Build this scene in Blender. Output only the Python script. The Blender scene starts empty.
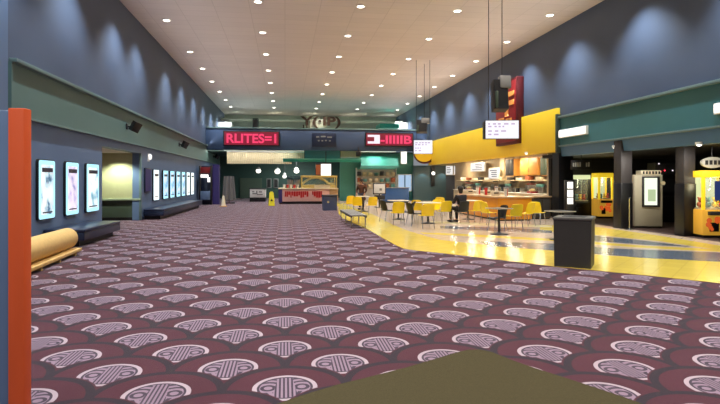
import bpy, bmesh, math, random
from mathutils import Vector, Matrix
random.seed(7)
SC = bpy.context.scene
C = SC.collection
PI = math.pi

# ------------------------------------------------------------------ camera geometry
F, HX, HY, EYE = 530.0, 285.0, 180.0, 1.55
TH = math.atan2(360 - HX, F)
S_, C_ = math.sin(TH), math.cos(TH)

def ray(px):
    k = (px - 360) / F
    return (k * C_ + S_, -k * S_ + C_)          # world X, Y per unit depth
def floor_pt(px, py):
    zc = F * EYE / (py - HY); d = ray(px)
    return (d[0] * zc, d[1] * zc)
def at(px, py, zc):
    d = ray(px)
    return (d[0] * zc, d[1] * zc, EYE + (HY - py) * zc / F)
def on_x(px, X):                                  # depth and Y where column px meets the plane x = X
    d = ray(px); zc = X / d[0]
    return zc, d[1] * zc
def on_y(px, py, Y):
    d = ray(px); zc = Y / d[1]
    return (d[0] * zc, EYE + (HY - py) * zc / F)
def z_at(py, zc): return EYE + (HY - py) * zc / F

cam = bpy.data.cameras.new('camera'); co = bpy.data.objects.new('camera', cam); C.objects.link(co)
cam.sensor_width = 36; cam.lens = F / 720 * 36; cam.shift_y = -(202 - HY) / 720
cam.clip_end = 200; cam.clip_start = .05
co.location = (0, 0, EYE); co.rotation_euler = (PI / 2, 0, -TH)
SC.camera = co

# ------------------------------------------------------------------ materials
def lin(c):
    return tuple((v / 255 / 12.92) if v / 255 <= .04045 else ((v / 255 + .055) / 1.055) ** 2.4 for v in c)
class NT:
    def __init__(s, name):
        s.mat = bpy.data.materials.new(name); s.mat.use_nodes = True
        s.nt = s.mat.node_tree; s.b = s.nt.nodes['Principled BSDF']
    def n(s, t, **k):
        o = s.nt.nodes.new(t)
        for a, v in k.items(): setattr(o, a, v)
        return o
    def l(s, a, b): s.nt.links.new(a, b)
    def put(s, sock, v):
        if isinstance(v, bpy.types.NodeSocket): s.l(v, sock)
        else: sock.default_value = v
    def m(s, op, a, b=None, c=None):
        o = s.n('ShaderNodeMath', operation=op)
        for i, v in enumerate((a, b, c)):
            if v is not None: s.put(o.inputs[i], v)
        return o.outputs[0]
    def mixc(s, f, a, b):
        o = s.n('ShaderNodeMix', data_type='RGBA')
        s.put(o.inputs[0], f)
        for i, v in ((6, a), (7, b)):
            s.put(o.inputs[i], v if isinstance(v, bpy.types.NodeSocket) else (*v, 1))
        return o.outputs[2]
    def mixf(s, f, a, b):
        o = s.n('ShaderNodeMix', data_type='FLOAT')
        s.put(o.inputs[0], f); s.put(o.inputs[2], a); s.put(o.inputs[3], b)
        return o.outputs[0]
    def coord(s): return s.n('ShaderNodeTexCoord').outputs['Object']
    def noise(s, scale, detail=2, vec=None):
        o = s.n('ShaderNodeTexNoise'); o.inputs['Scale'].default_value = scale; o.inputs['Detail'].default_value = detail
        s.l(vec or s.coord(), o.inputs['Vector'])
        return o.outputs['Fac']

def mat(name, rgb, rough=.6, metal=0., var=.12, scale=6., bump=0., spec=.5, coat=0.):
    t = NT(name); c = lin(rgb)
    nz = t.noise(scale, 3)
    col = t.mixc(nz, tuple(v * (1 - var) for v in c), tuple(min(1, v * (1 + var)) for v in c))
    t.l(col, t.b.inputs['Base Color'])
    t.b.inputs['Roughness'].default_value = rough; t.b.inputs['Metallic'].default_value = metal
    t.b.inputs['Specular IOR Level'].default_value = spec
    t.b.inputs['Coat Weight'].default_value = coat
    if bump:
        bn = t.n('ShaderNodeBump'); bn.inputs['Strength'].default_value = bump; bn.inputs['Distance'].default_value = .01
        t.l(t.noise(scale * 8, 3), bn.inputs['Height']); t.l(bn.outputs[0], t.b.inputs['Normal'])
    return t.mat
def glow(name, rgb, strength, base=(20, 20, 20)):
    t = NT(name); c = lin(rgb)
    t.b.inputs['Base Color'].default_value = (*lin(base), 1)
    t.b.inputs['Emission Color'].default_value = (*c, 1)
    t.b.inputs['Emission Strength'].default_value = strength
    return t.mat
def glass(name, tint=(235, 245, 245), alpha=.16):
    t = NT(name)
    t.b.inputs['Base Color'].default_value = (*lin(tint), 1); t.b.inputs['Roughness'].default_value = .05
    t.b.inputs['Alpha'].default_value = alpha
    return t.mat

W_SC = EYE * .595
def carpet_mat():
    t = NT('scallop_carpet'); m = t.m
    sp = t.n('ShaderNodeSeparateXYZ'); cc = t.coord(); t.l(cc, sp.inputs[0])
    u = m('DIVIDE', sp.outputs[0], W_SC)
    v = m('DIVIDE', m('SUBTRACT', sp.outputs[1], 4.25 - .3 * W_SC), W_SC)
    vv = m('MULTIPLY', v, 2.0); j0 = m('FLOOR', vv)
    dv = m('MULTIPLY', m('SUBTRACT', vv, j0), .5)
    par = m('FLOORED_MODULO', j0, 2.0); off = m('MULTIPLY', par, .5)
    ua = m('SUBTRACT', u, off); lxa = m('SUBTRACT', ua, m('ROUND', ua))
    ub = m('ADD', ua, .5); lxb = m('SUBTRACT', ub, m('ROUND', ub))
    ins = m('LESS_THAN', m('ADD', m('MULTIPLY', lxa, lxa), m('MULTIPLY', dv, dv)), .25)
    lx = t.mixf(ins, lxb, lxa); lv = t.mixf(ins, m('SUBTRACT', dv, .5), dv)
    def dist(a, b): return m('SQRT', m('ADD', m('MULTIPLY', a, a), m('MULTIPLY', b, b)))
    ax = m('ABSOLUTE', lx)
    r = dist(lx, lv)
    q = dist(m('SUBTRACT', .5, ax), m('ADD', lv, .5))
    rf = dist(lx, m('SUBTRACT', lv, .03))
    AND = lambda a, b: m('MULTIPLY', a, b)
    lt = lambda a, b: m('LESS_THAN', a, b); gt = lambda a, b: m('GREATER_THAN', a, b)
    dark = m('MAXIMUM', gt(r, .462), lt(q, .532))
    fan = AND(lt(rf, .262), AND(gt(q, .548), gt(lv, m('SUBTRACT', m('MULTIPLY', ax, .9), .33))))
    fan_area = AND(lt(rf, .262), gt(q, .548))
    rim = gt(rf, .225)
    gap = AND(gt(rf, .205), lt(rf, .225))
    ang = m('ARCTAN2', lx, m('ADD', lv, .40))
    swirl = m('MULTIPLY', m('SINE', m('MULTIPLY', rf, 30.0)), m('MULTIPLY', ax, .16))
    curl = gt(m('SINE', m('MULTIPLY', dist(m('SUBTRACT', ax, .135), m('SUBTRACT', lv, .03)), 95.0)), -.15)
    strips = gt(m('SINE', m('MULTIPLY', lx, 190.0)), -.1)
    core = lt(ax, m('SUBTRACT', .085, m('MULTIPLY', lv, .1)))
    fanrays = gt(m('SINE', m('MULTIPLY', m('ADD', ang, m('MULTIPLY', swirl, m('SIGN', lx))), 34.0)), -.05)
    stripe = t.mixf(core, t.mixf(gt(lv, -.06), fanrays, curl), strips)
    light = m('MAXIMUM', rim, AND(stripe, m('SUBTRACT', 1.0, gap)))
    nz = t.noise(120, 2, cc); nb = t.noise(1.1, 2, cc)
    body = t.mixc(nb, lin((64, 16, 32)), lin((82, 26, 42)))
    body = t.mixc(m('MULTIPLY', nz, .5), body, lin((46, 22, 34)))
    col = t.mixc(dark, body, lin((34, 20, 32)))
    col = t.mixc(fan_area, col, lin((48, 48, 66)))
    fc = t.mixc(light, lin((48, 36, 52)), t.mixc(rim, lin((142, 120, 136)), lin((176, 160, 168))))
    fc = t.mixc(m('MULTIPLY', nz, .35), fc, lin((84, 70, 84)))
    col = t.mixc(fan, col, fc)
    t.l(col, t.b.inputs['Base Color'])
    t.b.inputs['Roughness'].default_value = .9; t.b.inputs['Specular IOR Level'].default_value = .15
    t.b.inputs['Sheen Weight'].default_value = .2; t.b.inputs['Sheen Roughness'].default_value = .5
    bn = t.n('ShaderNodeBump'); bn.inputs['Strength'].default_value = .25; bn.inputs['Distance'].default_value = .006
    t.l(nz, bn.inputs['Height']); t.l(bn.outputs[0], t.b.inputs['Normal'])
    return t.mat
def grid_mat(name, rgb, line, w, h, mortar, rough, var=.05, spec=.5, rot=0., grime=None):
    t = NT(name); cc = t.coord()
    mp = t.n('ShaderNodeMapping'); mp.inputs['Rotation'].default_value = (0, 0, rot); t.l(cc, mp.inputs[0])
    br = t.n('ShaderNodeTexBrick'); br.offset = 0; t.l(mp.outputs[0], br.inputs['Vector'])
    c = lin(rgb)
    br.inputs['Color1'].default_value = (*[v * (1 - var) for v in c], 1)
    br.inputs['Color2'].default_value = (*[min(1, v * (1 + var)) for v in c], 1)
    br.inputs['Mortar'].default_value = (*lin(line), 1)
    br.inputs['Scale'].default_value = 1; br.inputs['Brick Width'].default_value = w; br.inputs['Row Height'].default_value = h
    br.inputs['Mortar Size'].default_value = mortar; br.inputs['Mortar Smooth'].default_value = .2
    col = t.mixc(m0(t, .35, t.noise(.5, 3, cc)), br.outputs['Color'], grime and lin(grime) or tuple(v * .8 for v in c))
    t.l(col, t.b.inputs['Base Color']); t.b.inputs['Roughness'].default_value = rough
    t.b.inputs['Specular IOR Level'].default_value = spec
    return t.mat
def m0(t, k, s): return t.m('MULTIPLY', s, k)
def poster_mat(name, seed, cols, strength):
    """A backlit printed sheet: soft blotches of colour under a darker title strip (local y across, z up)."""
    t = NT(name); cc = t.coord()
    mp = t.n('ShaderNodeMapping'); mp.inputs['Location'].default_value = (seed * 3.7, seed * 1.3, seed * 2.1); t.l(cc, mp.inputs[0])
    nz = t.noise(3.2, 4, mp.outputs[0])
    rp = t.n('ShaderNodeValToRGB'); rp.color_ramp.elements[0].position = .32; rp.color_ramp.elements[1].position = .66
    rp.color_ramp.elements[0].color = (*lin(cols[0]), 1); rp.color_ramp.elements[1].color = (*lin(cols[2]), 1)
    e = rp.color_ramp.elements.new(.46); e.color = (*lin(cols[1]), 1)
    t.l(nz, rp.inputs[0])
    t.l(rp.outputs[0], t.b.inputs['Emission Color']); t.b.inputs['Emission Strength'].default_value = strength
    t.l(rp.outputs[0], t.b.inputs['Base Color']); t.b.inputs['Roughness'].default_value = .25
    return t.mat

M = dict(
    carpet=carpet_mat(),
    mat_olive=mat('olive_walk_off_carpet', (72, 66, 46), .95, var=.25, scale=90, bump=.4, spec=.1),
    arcade_floor=mat('dark_red_brown_carpet', (58, 38, 34), .9, var=.2, scale=20),
    ceiling=grid_mat('ceiling_tiles', (222, 212, 208), (202, 192, 188), 1.22, .61, .012, .85, .03, .2),
    navy=mat('navy_wall_paint', (76, 90, 114), .55, var=.1, scale=.8, bump=.06),
    blue=mat('slate_blue_wall_paint', (98, 122, 156), .5, var=.08, scale=1.2, bump=.06),
    band=mat('grey_green_band_paint', (96, 126, 122), .5, var=.08, scale=1.),
    band_teal=mat('teal_green_band_paint', (62, 114, 120), .5, var=.1, scale=1.),
    ledge=mat('grey_green_ledge_paint', (104, 128, 128), .4, var=.05),
    steel_blue=mat('steel_blue_soffit_paint', (74, 112, 146), .45, var=.06, scale=1.),
    yellow_wall=mat('golden_yellow_fascia', (255, 212, 50), .45, var=.06, scale=1.),
    yellow_edge=mat('dark_green_edge', (52, 66, 60), .5),
    tile_yellow=grid_mat('yellow_floor_tile', (214, 190, 84), (186, 164, 76), .31, .31, .006, .19, .06, .6, .8),
    tile_beige=grid_mat('beige_floor_tile', (196, 176, 154), (164, 144, 124), .31, .31, .006, .19, .06, .6, .8),
    tile_blue=grid_mat('blue_grey_floor_tile', (92, 102, 114), (78, 86, 96), .31, .31, .006, .19, .08, .6, .8),
    tile_cream=grid_mat('cream_floor_tile', (220, 212, 170), (180, 170, 130), .31, .31, .006, .19, .06, .6, .8),
    orange=mat('orange_red_paint', (226, 92, 40), .45, var=.06, scale=2.),
    white=mat('white_paint', (228, 228, 224), .5, var=.04),
    cream=mat('cream_paint', (206, 192, 158), .55, var=.06),
    kitchen_wall=mat('tan_kitchen_wall', (160, 142, 116), .6, var=.15, scale=3.),
    black=mat('black_plastic', (22, 22, 24), .45, var=.15),
    charcoal=mat('charcoal_metal', (44, 44, 46), .5, .2, var=.1),
    bin=mat('dark_brown_grey_bin', (56, 54, 48), .5, var=.12, scale=10.),
    bin_lid=mat('grey_bin_lid', (96, 94, 88), .4, var=.08),
    chrome=mat('brushed_chrome', (190, 192, 195), .25, 1., var=.05),
    grey=mat('mid_grey_plastic', (126, 126, 124), .5, var=.08),
    yellow=mat('yellow_chair_shell', (250, 214, 30), .4, var=.05),
    navy_vinyl=mat('dark_navy_vinyl', (32, 42, 66), .3, var=.1, scale=12.),
    roll=mat('tan_carpet_roll', (214, 178, 112), .8, var=.12, scale=14., bump=.3),
    roll_base=mat('tan_board', (206, 170, 104), .6, var=.1),
    roll_core=mat('roll_core_brown', (120, 92, 56), .8),
    hall_wall=mat('olive_cream_wall_paint', (188, 190, 146), .6, var=.08),
    hall_low=mat('grey_green_wainscot', (70, 86, 72), .55, var=.08),
    rail=mat('pale_green_rail', (150, 166, 140), .4),
    dark_green=mat('dark_green_wall', (40, 70, 62), .6, var=.2),
    teal=mat('teal_paint', (40, 150, 128), .5, var=.06),
    teal_pale=mat('pale_teal_wall', (86, 160, 146), .55, var=.08),
    beam=mat('navy_beam_paint', (62, 80, 110), .5, var=.08, scale=.6),
    pale_wall=mat('pale_grey_green_wall', (206, 212, 192), .6, var=.06),
    dark_teal=mat('dark_teal_panel', (44, 68, 74), .4, var=.1),
    brown=mat('dark_brown_letters', (62, 42, 26), .5, var=.2),
    wood=mat('warm_oak_laminate', (206, 146, 66), .45, var=.12, scale=5.),
    counter=mat('orange_ochre_counter_front', (226, 146, 28), .35, var=.08, scale=2.),
    counter_dark=mat('dark_brown_counter_front', (66, 50, 32), .5, var=.1),
    top=mat('tan_countertop', (186, 150, 108), .3, var=.1),
    table_top=mat('dark_table_laminate', (44, 40, 40), .35, var=.1),
    table_pale=mat('pale_table_laminate', (216, 206, 184), .35, var=.05),
    pillar_dark=mat('black_pillar_cladding', (14, 14, 18), .4, var=.15),
    pillar_top=mat('grey_brown_pillar_paint', (50, 46, 47), .6, var=.1),
    kiosk=mat('beige_grey_cabinet', (172, 164, 142), .45, var=.05),
    arcade_wall=mat('near_black_wall', (20, 18, 22), .7, var=.2),
    purple=mat('deep_purple_paint', (58, 48, 112), .5, var=.1),
    red=mat('deep_red_sign_paint', (136, 28, 34), .45, var=.08),
    red_dark=mat('dark_maroon_sign_edge', (84, 16, 22), .5),
    bin_blue=mat('slate_blue_bin', (68, 80, 112), .45, var=.08),
    wet_yellow=mat('lime_yellow_plastic', (226, 216, 40), .4),
    blue_counter=mat('blue_counter_front', (44, 84, 138), .45, var=.08),
    gold_case=mat('golden_popcorn_case', (206, 178, 96), .5, var=.2, scale=22.),
    pink=mat('pale_pink_kiosk_front', (232, 186, 176), .5, var=.06),
    skin=mat('skin', (198, 150, 122), .6, var=.04), hair=mat('dark_hair', (30, 22, 18), .7, var=.2),
    dark_cloth=mat('dark_cloth', (34, 30, 34), .85, var=.15, scale=18.),
    brown_cloth=mat('brown_coat_cloth', (78, 46, 30), .85, var=.15, scale=14.),
    denim=mat('dark_denim', (40, 46, 66), .85, var=.12, scale=20.),
    glass=glass('clear_glass'),
    smoke_glass=glass('case_glass', (220, 230, 200), .12),
    lens=glow('warm_white_lens', (255, 244, 225), 9.),
    tube_white=glow('cool_white_light', (224, 246, 255), 1.5),
    cyan_edge=glow('cyan_white_light_border', (176, 234, 250), 1.3),
    lamp_white=glow('white_lamp', (255, 250, 240), 2.2),
    sign_white=glow('lit_white_sign', (255, 252, 246), 1.15, (220, 220, 220)),
    led_back=glow('led_panel_dark_red', (150, 14, 50), .8),
    led_red=glow('led_pink_red', (246, 62, 108), 1.1),
    led_white=glow('led_white', (250, 236, 246), 1.1),
    screen=glow('screen_white', (244, 242, 250), 1.1),
    screen_mark=glow('screen_grey_marks', (150, 140, 176), .8),
    screen_lav=glow('screen_lavender_marks', (208, 186, 214), .95),
    kiosk_screen=glow('kiosk_screen', (240, 248, 226), 1.2),
    kiosk_mark=glow('kiosk_screen_mark', (186, 204, 160), 1.0),
    machine_yellow=glow('lit_yellow_machine_panel', (240, 200, 40), .75, (220, 180, 30)),
    machine_window=glow('lit_machine_window', (228, 236, 176), .95),
    machine_orange=glow('lit_orange_red_panel', (230, 96, 36), .75),
    machine_tan=glow('lit_ochre_panel', (206, 152, 50), .55, (200, 150, 50)),
    machine_blue=glow('blue_window_graphic', (44, 70, 140), .5),
    letter_orange=mat('orange_yellow_lettering', (244, 168, 84), .4),
    red_mark=mat('red_lettering', (190, 34, 36), .5),
    red_led=glow('red_indicator', (255, 60, 80), 2.5),
    menu=glow('lit_menu_white', (240, 238, 236), 1.0),
    menu_mark=mat('menu_dark_print', (70, 66, 80), .6),
    warm_panel=glow('warm_lit_panel', (255, 236, 176), 1.1),
    pale_blue=glow('pale_blue_lit_window', (176, 206, 236), .9),
    popcorn=mat('popcorn', (232, 214, 140), .8, var=.3, scale=60.),
    cup_red=mat('red_cup', (196, 40, 40), .5), cup_white=mat('white_cup', (230, 226, 216), .5),
    steel=mat('stainless_steel', (160, 158, 152), .3, .9, var=.06),
    product_a=mat('product_rust', (168, 92, 56), .6), product_b=mat('product_teal', (86, 140, 136), .6),
    product_c=mat('product_cream', (216, 204, 176), .6), product_d=mat('product_dark', (52, 54, 62), .6),
    oval=mat('silver_oval_sign', (176, 174, 166), .4),
)

# ------------------------------------------------------------------ mesh helpers
class MB:
    def __init__(s): s.bm = bmesh.new()
    def box(s, x0, x1, y0, y1, z0, z1, bev=0, seg=2, mi=0, rot=None, piv=None):
        r = bmesh.ops.create_cube(s.bm, size=1)
        vs = r['verts']
        for v in vs:
            v.co = Vector(((x0 + x1) / 2 + v.co.x * (x1 - x0), (y0 + y1) / 2 + v.co.y * (y1 - y0), (z0 + z1) / 2 + v.co.z * (z1 - z0)))
        if rot is not None:
            p = Vector(piv or ((x0 + x1) / 2, (y0 + y1) / 2, (z0 + z1) / 2))
            for v in vs: v.co = rot @ (v.co - p) + p
        fs = {f for v in vs for f in v.link_faces}
        for f in fs: f.material_index = mi
        if bev:
            es = list({e for v in vs for e in v.link_edges})
            bmesh.ops.bevel(s.bm, geom=es, offset=bev, segments=seg, affect='EDGES', profile=.5)
        return s
    def cyl(s, p0, p1, r0, r1=None, n=14, mi=0):
        p0, p1 = Vector(p0), Vector(p1); r1 = r0 if r1 is None else r1
        d = (p1 - p0); q = d.to_track_quat('Z', 'Y')
        a = []; b = []
        for i in range(n):
            t = 2 * PI * i / n; e = q @ Vector((math.cos(t), math.sin(t), 0))
            a.append(s.bm.verts.new(p0 + e * r0)); b.append(s.bm.verts.new(p1 + e * r1))
        for i in range(n):
            f = s.bm.faces.new((a[i], a[(i + 1) % n], b[(i + 1) % n], b[i])); f.material_index = mi
        for lst in (a[::-1], b):
            f = s.bm.faces.new(lst); f.material_index = mi
        return s
    def tube(s, pts, r, n=8):
        pts = [Vector(p) for p in pts]; rings = []
        for i, p in enumerate(pts):
            d = (pts[min(i + 1, len(pts) - 1)] - pts[max(i - 1, 0)])
            q = d.to_track_quat('Z', 'Y')
            rings.append([s.bm.verts.new(p + q @ Vector((math.cos(2 * PI * k / n) * r, math.sin(2 * PI * k / n) * r, 0))) for k in range(n)])
        for a, b in zip(rings, rings[1:]):
            for k in range(n): s.bm.faces.new((a[k], a[(k + 1) % n], b[(k + 1) % n], b[k]))
        s.bm.faces.new(rings[0][::-1]); s.bm.faces.new(rings[-1])
        return s
    def lathe(s, prof, n=20, c=(0, 0, 0)):
        rings = []
        for r, z in prof:
            rings.append([s.bm.verts.new((c[0] + r * math.cos(2 * PI * k / n), c[1] + r * math.sin(2 * PI * k / n), c[2] + z)) for k in range(n)])
        for a, b in zip(rings, rings[1:]):
            for k in range(n): s.bm.faces.new((a[k], a[(k + 1) % n], b[(k + 1) % n], b[k]))
        s.bm.faces.new(rings[0][::-1]); s.bm.faces.new(rings[-1])
        return s
    def prism(s, pts, axis, a0, a1, mi=0):
        """Outline pts in the plane across axis ('x': y,z; 'y': x,z; 'z': x,y), extruded from a0 to a1."""
        def P(p, a): return {'x': (a, p[0], p[1]), 'y': (p[0], a, p[1]), 'z': (p[0], p[1], a)}[axis]
        A = [s.bm.verts.new(P(p, a0)) for p in pts]; B = [s.bm.verts.new(P(p, a1)) for p in pts]; n = len(pts)
        fs = [s.bm.faces.new(A[::-1]), s.bm.faces.new(B)]
        for i in range(n): fs.append(s.bm.faces.new((A[i], A[(i + 1) % n], B[(i + 1) % n], B[i])))
        for f in fs: f.material_index = mi
        return s
    def sheet(s, fn, nu, nv, th):
        """A curved panel fn(u, v) of thickness th."""
        g = [[Vector(fn(i / nu, j / nv)) for j in range(nv + 1)] for i in range(nu + 1)]
        def nor(i, j):
            a = g[min(i + 1, nu)][j] - g[max(i - 1, 0)][j]; b = g[i][min(j + 1, nv)] - g[i][max(j - 1, 0)]
            return a.cross(b).normalized()
        T = [[s.bm.verts.new(g[i][j] + nor(i, j) * th / 2) for j in range(nv + 1)] for i in range(nu + 1)]
        B = [[s.bm.verts.new(g[i][j] - nor(i, j) * th / 2) for j in range(nv + 1)] for i in range(nu + 1)]
        for i in range(nu):
            for j in range(nv):
                s.bm.faces.new((T[i][j], T[i + 1][j], T[i + 1][j + 1], T[i][j + 1]))
                s.bm.faces.new((B[i][j], B[i][j + 1], B[i + 1][j + 1], B[i + 1][j]))
        for i in range(nu):
            s.bm.faces.new((T[i][0], B[i][0], B[i + 1][0], T[i + 1][0])); s.bm.faces.new((T[i][nv], T[i + 1][nv], B[i + 1][nv], B[i][nv]))
        for j in range(nv):
            s.bm.faces.new((T[0][j], T[0][j + 1], B[0][j + 1], B[0][j])); s.bm.faces.new((T[nu][j], B[nu][j], B[nu][j + 1], T[nu][j + 1]))
        return s
    def ball(s, c, r, sc=(1, 1, 1), n=14):
        rr = bmesh.ops.create_uvsphere(s.bm, u_segments=n, v_segments=max(6, n // 2 + 2), radius=r)
        for v in rr['verts']: v.co = Vector((v.co.x * sc[0] + c[0], v.co.y * sc[1] + c[1], v.co.z * sc[2] + c[2]))
        return s
    def build(s, name, mt, parent=None, smooth=True):
        bmesh.ops.recalc_face_normals(s.bm, faces=s.bm.faces)
        me = bpy.data.meshes.new(name); s.bm.to_mesh(me); s.bm.free()
        for k in (mt if isinstance(mt, (list, tuple)) else [mt]): me.materials.append(M[k] if isinstance(k, str) else k)
        if smooth:
            for p in me.polygons: p.use_smooth = True
            me.set_sharp_from_angle(angle=math.radians(38))
        o = bpy.data.objects.new(name, me); C.objects.link(o)
        if parent: o.parent = parent
        return o

def thing(name, label, cat, loc=(0, 0, 0), rz=0, group=None):
    o = bpy.data.objects.new(name, None); C.objects.link(o)
    o.empty_display_size = .2
    o.location = loc; o.rotation_euler = (0, 0, rz); tag(o, label, cat, group)
    return o
def tag(o, label, cat, group=None):
    o['label'] = label; o['category'] = cat
    if group: o['group'] = group
    return o
def struct(o): o['kind'] = 'structure'; return o
def dup(root, loc, rz, label, group=None, kids=True):
    r = root.copy(); C.objects.link(r); r.location = loc; r.rotation_euler = (0, 0, rz); r['label'] = label
    if group: r['group'] = group
    for ch in root.children:
        c = ch.copy(); C.objects.link(c); c.parent = r
        for g in ch.children:
            d = g.copy(); C.objects.link(d); d.parent = c
    return r
def B(name, mt, x0, x1, y0, y1, z0, z1, parent=None, bev=0):
    return MB().box(x0, x1, y0, y1, z0, z1, bev).build(name, mt, parent)
def text_mesh(name, body, mt, parent, loc, rot, w, h, ext=.02):
    cu = bpy.data.curves.new(name, 'FONT'); cu.body = body; cu.extrude = ext; cu.offset = .03; cu.align_x = 'CENTER'; cu.align_y = 'CENTER'
    tmp = bpy.data.objects.new(name + '_tmp', cu); C.objects.link(tmp)
    dg = bpy.context.evaluated_depsgraph_get()
    me = bpy.data.meshes.new_from_object(tmp.evaluated_get(dg))
    bpy.data.objects.remove(tmp); bpy.data.curves.remove(cu)
    xs = [v.co.x for v in me.vertices]; ys = [v.co.y for v in me.vertices]
    sx = w / (max(xs) - min(xs)); sy = h / (max(ys) - min(ys)); cx = (max(xs) + min(xs)) / 2; cy = (max(ys) + min(ys)) / 2
    for v in me.vertices: v.co.x = (v.co.x - cx) * sx; v.co.y = (v.co.y - cy) * sy
    me.name = name; me.materials.clear(); me.materials.append(M[mt])
    o = bpy.data.objects.new(name, me); C.objects.link(o); o.location = loc; o.rotation_euler = rot
    if parent: o.parent = parent
    return o
ORD = ['first', 'second', 'third', 'fourth', 'fifth', 'sixth', 'seventh', 'eighth', 'ninth', 'tenth', 'eleventh', 'twelfth']

# ------------------------------------------------------------------ the hall
XL, XR, ZC = -5.5, 10.6, 7.58
Z_BAND0, Z_BAND1 = 2.857, 3.92
Y0, Y1 = -4.0, 50.0
YB = 38.2                                   # front face of the sign beam
struct(B('floor', 'carpet', -12, 18, Y0, Y1 + 2, -.2, 0))
struct(B('ceiling', 'ceiling', XL - .3, XR + .4, Y0, Y1 + .3, ZC, ZC + .2))
yc0, yc1 = on_x(102, XL)[1], on_x(140.5, XL)[1]        # the side hall opening
HALL_Z = 2.58
y_p = on_x(8.3, XL)[1]
m = MB()
m.box(XL - .3, XL, Y0, Y1, Z_BAND1, ZC)
struct(m.build('wall_left', 'navy'))
m = MB(); m.box(XL - .3, XL, Y0, yc0, 0, Z_BAND0 + .1); m.box(XL - .3, XL, yc1, Y1, 0, Z_BAND0 + .1); m.box(XL - .3, XL, yc0, yc1, HALL_Z, Z_BAND0 + .1)
m.box(XL - .3, XL + .16, Y0, on_x(8.0, XL + .16)[1], 0, ZC)
struct(m.build('wall_left_lower', 'blue'))
struct(B('wall_left_band', 'band', XL - .3, XL + .06, y_p, Y1, Z_BAND0, Z_BAND1 + .02))
struct(MB().box(XL, XL + .16, y_p, Y1, Z_BAND1, Z_BAND1 + .09, .015).build('trim_1', 'ledge'))
struct(MB().box(XL, XL + .09, y_p, Y1, Z_BAND0 - .03, Z_BAND0 + .02, .008).build('trim_2', 'ledge'))
# side hall
m = MB(); m.box(-12, XL - .02, yc1 + .05, yc1 + .3, .8, HALL_Z)
struct(m.build('wall_hall', 'hall_wall'))
struct(B('wall_hall_lower', 'hall_low', -12, XL - .02, yc1 + .05, yc1 + .3, 0, .8))
struct(MB().box(-12, XL - .0, yc1 - .02, yc1 + .06, .76, .84, .01).build('trim_3', 'rail'))
struct(B('baseboard_hall', 'black', -12, XL - .02, yc1 + .02, yc1 + .06, 0, .12))
struct(B('wall_hall_end', 'hall_wall', -12.2, -11.6, yc0 - .3, yc1 + .3, 0, HALL_Z))
struct(B('wall_hall_near', 'hall_wall', -12, XL - .3, yc0 - .3, yc0, 0, HALL_Z))
struct(B('ceiling_hall', 'ceiling', -12, XL - .3, yc0 - .3, yc1 + .3, HALL_Z, HALL_Z + .1))
# corner strip where the lower wall turns into the hall
struct(MB().box(XL - .06, XL + .03, yc1 - .01, yc1 + .1, 0, HALL_Z, .01).build('trim_4', 'ledge'))
struct(B('baseboard_left', 'navy_vinyl', XL, XL + .025, y_p, yc0, 0, .12))
struct(B('baseboard_left_far', 'navy_vinyl', XL, XL + .025, yc1 + .1, YB, 0, .12))

# right wall: upper navy, teal band, blue soffit, yellow fascia over the food counter
y_y0 = on_x(557.5, XR - .1)[1]; y_y1 = YB - .4
struct(B('wall_right', 'navy', XR, XR + .3, Y0, Y1, Z_BAND1 - .2, ZC))
struct(B('wall_right_band', 'band_teal', XR - .06, XR + .3, Y0, y_y0, Z_BAND0, Z_BAND1 + .02))
struct(MB().box(XR - .16, XR, Y0, y_y0, Z_BAND1, Z_BAND1 + .09, .015).build('trim_5', 'ledge'))
struct(MB().box(XR - .12, XR, Y0, y_y0, Z_BAND0 - .03, Z_BAND0 + .03, .01).build('trim_6', 'ledge'))
m = MB(); m.prism([(XR - .05, Z_BAND0 - .02), (XR + .02, 2.47), (XR + .35, 2.47), (XR + .35, Z_BAND0 - .02)], 'y', Y0, y_y0)
struct(m.build('wall_right_soffit', 'steel_blue', smooth=False))
m = MB(); m.box(XR - .12, XR + .3, y_y0, y_y1, 2.66, 4.36, .015, mi=0)
struct(m.build('wall_right_fascia', 'yellow_wall'))
struct(MB().box(XR - .2, XR + .32, y_y0 - .12, y_y0 - .005, 2.6, 4.1, .01).build('trim_7', 'yellow_edge'))
# arcade room
struct(B('floor_arcade', 'arcade_floor', XR + .1, 18, 4, y_y0 + 1.9, 0, .006))
struct(B('wall_arcade', 'arcade_wall', 17.6, 17.8, 4, y_y0 + 1.9, 0, 2.6))
struct(B('wall_arcade_near', 'arcade_wall', XR + .3, 18, 3.8, 4, 0, 2.6))
struct(B('ceiling_arcade', 'arcade_wall', XR + .3, 18, 4, y_y0 + 2, 2.47, 2.6))
struct(B('wall_right_near', 'blue', XR, XR + .3, Y0, 4, 0, 2.6))
struct(B('wall_arcade_far', 'arcade_wall', XR + .55, 18, y_y0 + 1.75, y_y0 + 1.95, 0, 2.6))
struct(B('wall_arcade_divider', 'pillar_dark', XR - .1, XR + .5, y_y0 - .1, y_y0 + .4, 0, 2.6))
# food counter room
XK = 12.6
struct(B('wall_kitchen', 'kitchen_wall', XK, XK + .2, y_y0 + 2.0, YB + .4, 0, 3.0))
struct(B('wall_kitchen_end', 'cream', XR, XK + .2, YB + .2, YB + .4, 0, 3.0))
struct(B('ceiling_kitchen', 'white', XR + .3, XK + .2, y_y0 + .1, YB + .3, 2.9, 3.0))
struct(B('wall_kitchen_near', 'cream', XR + .55, XK + .1, y_y0 + 1.96, y_y0 + 2.1, 0, 2.9))
# end of the hall behind the sign beam
struct(B('wall_back', 'pale_wall', XL, XR, Y1, Y1 + .3, 3.2, ZC))
struct(B('wall_back_lower', 'dark_green', -9, XR, 46, 46.3, 0, 3.6))
struct(B('ceiling_back', 'dark_green', XL, XR, YB + .6, 46.2, 3.55, 3.62))

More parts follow.
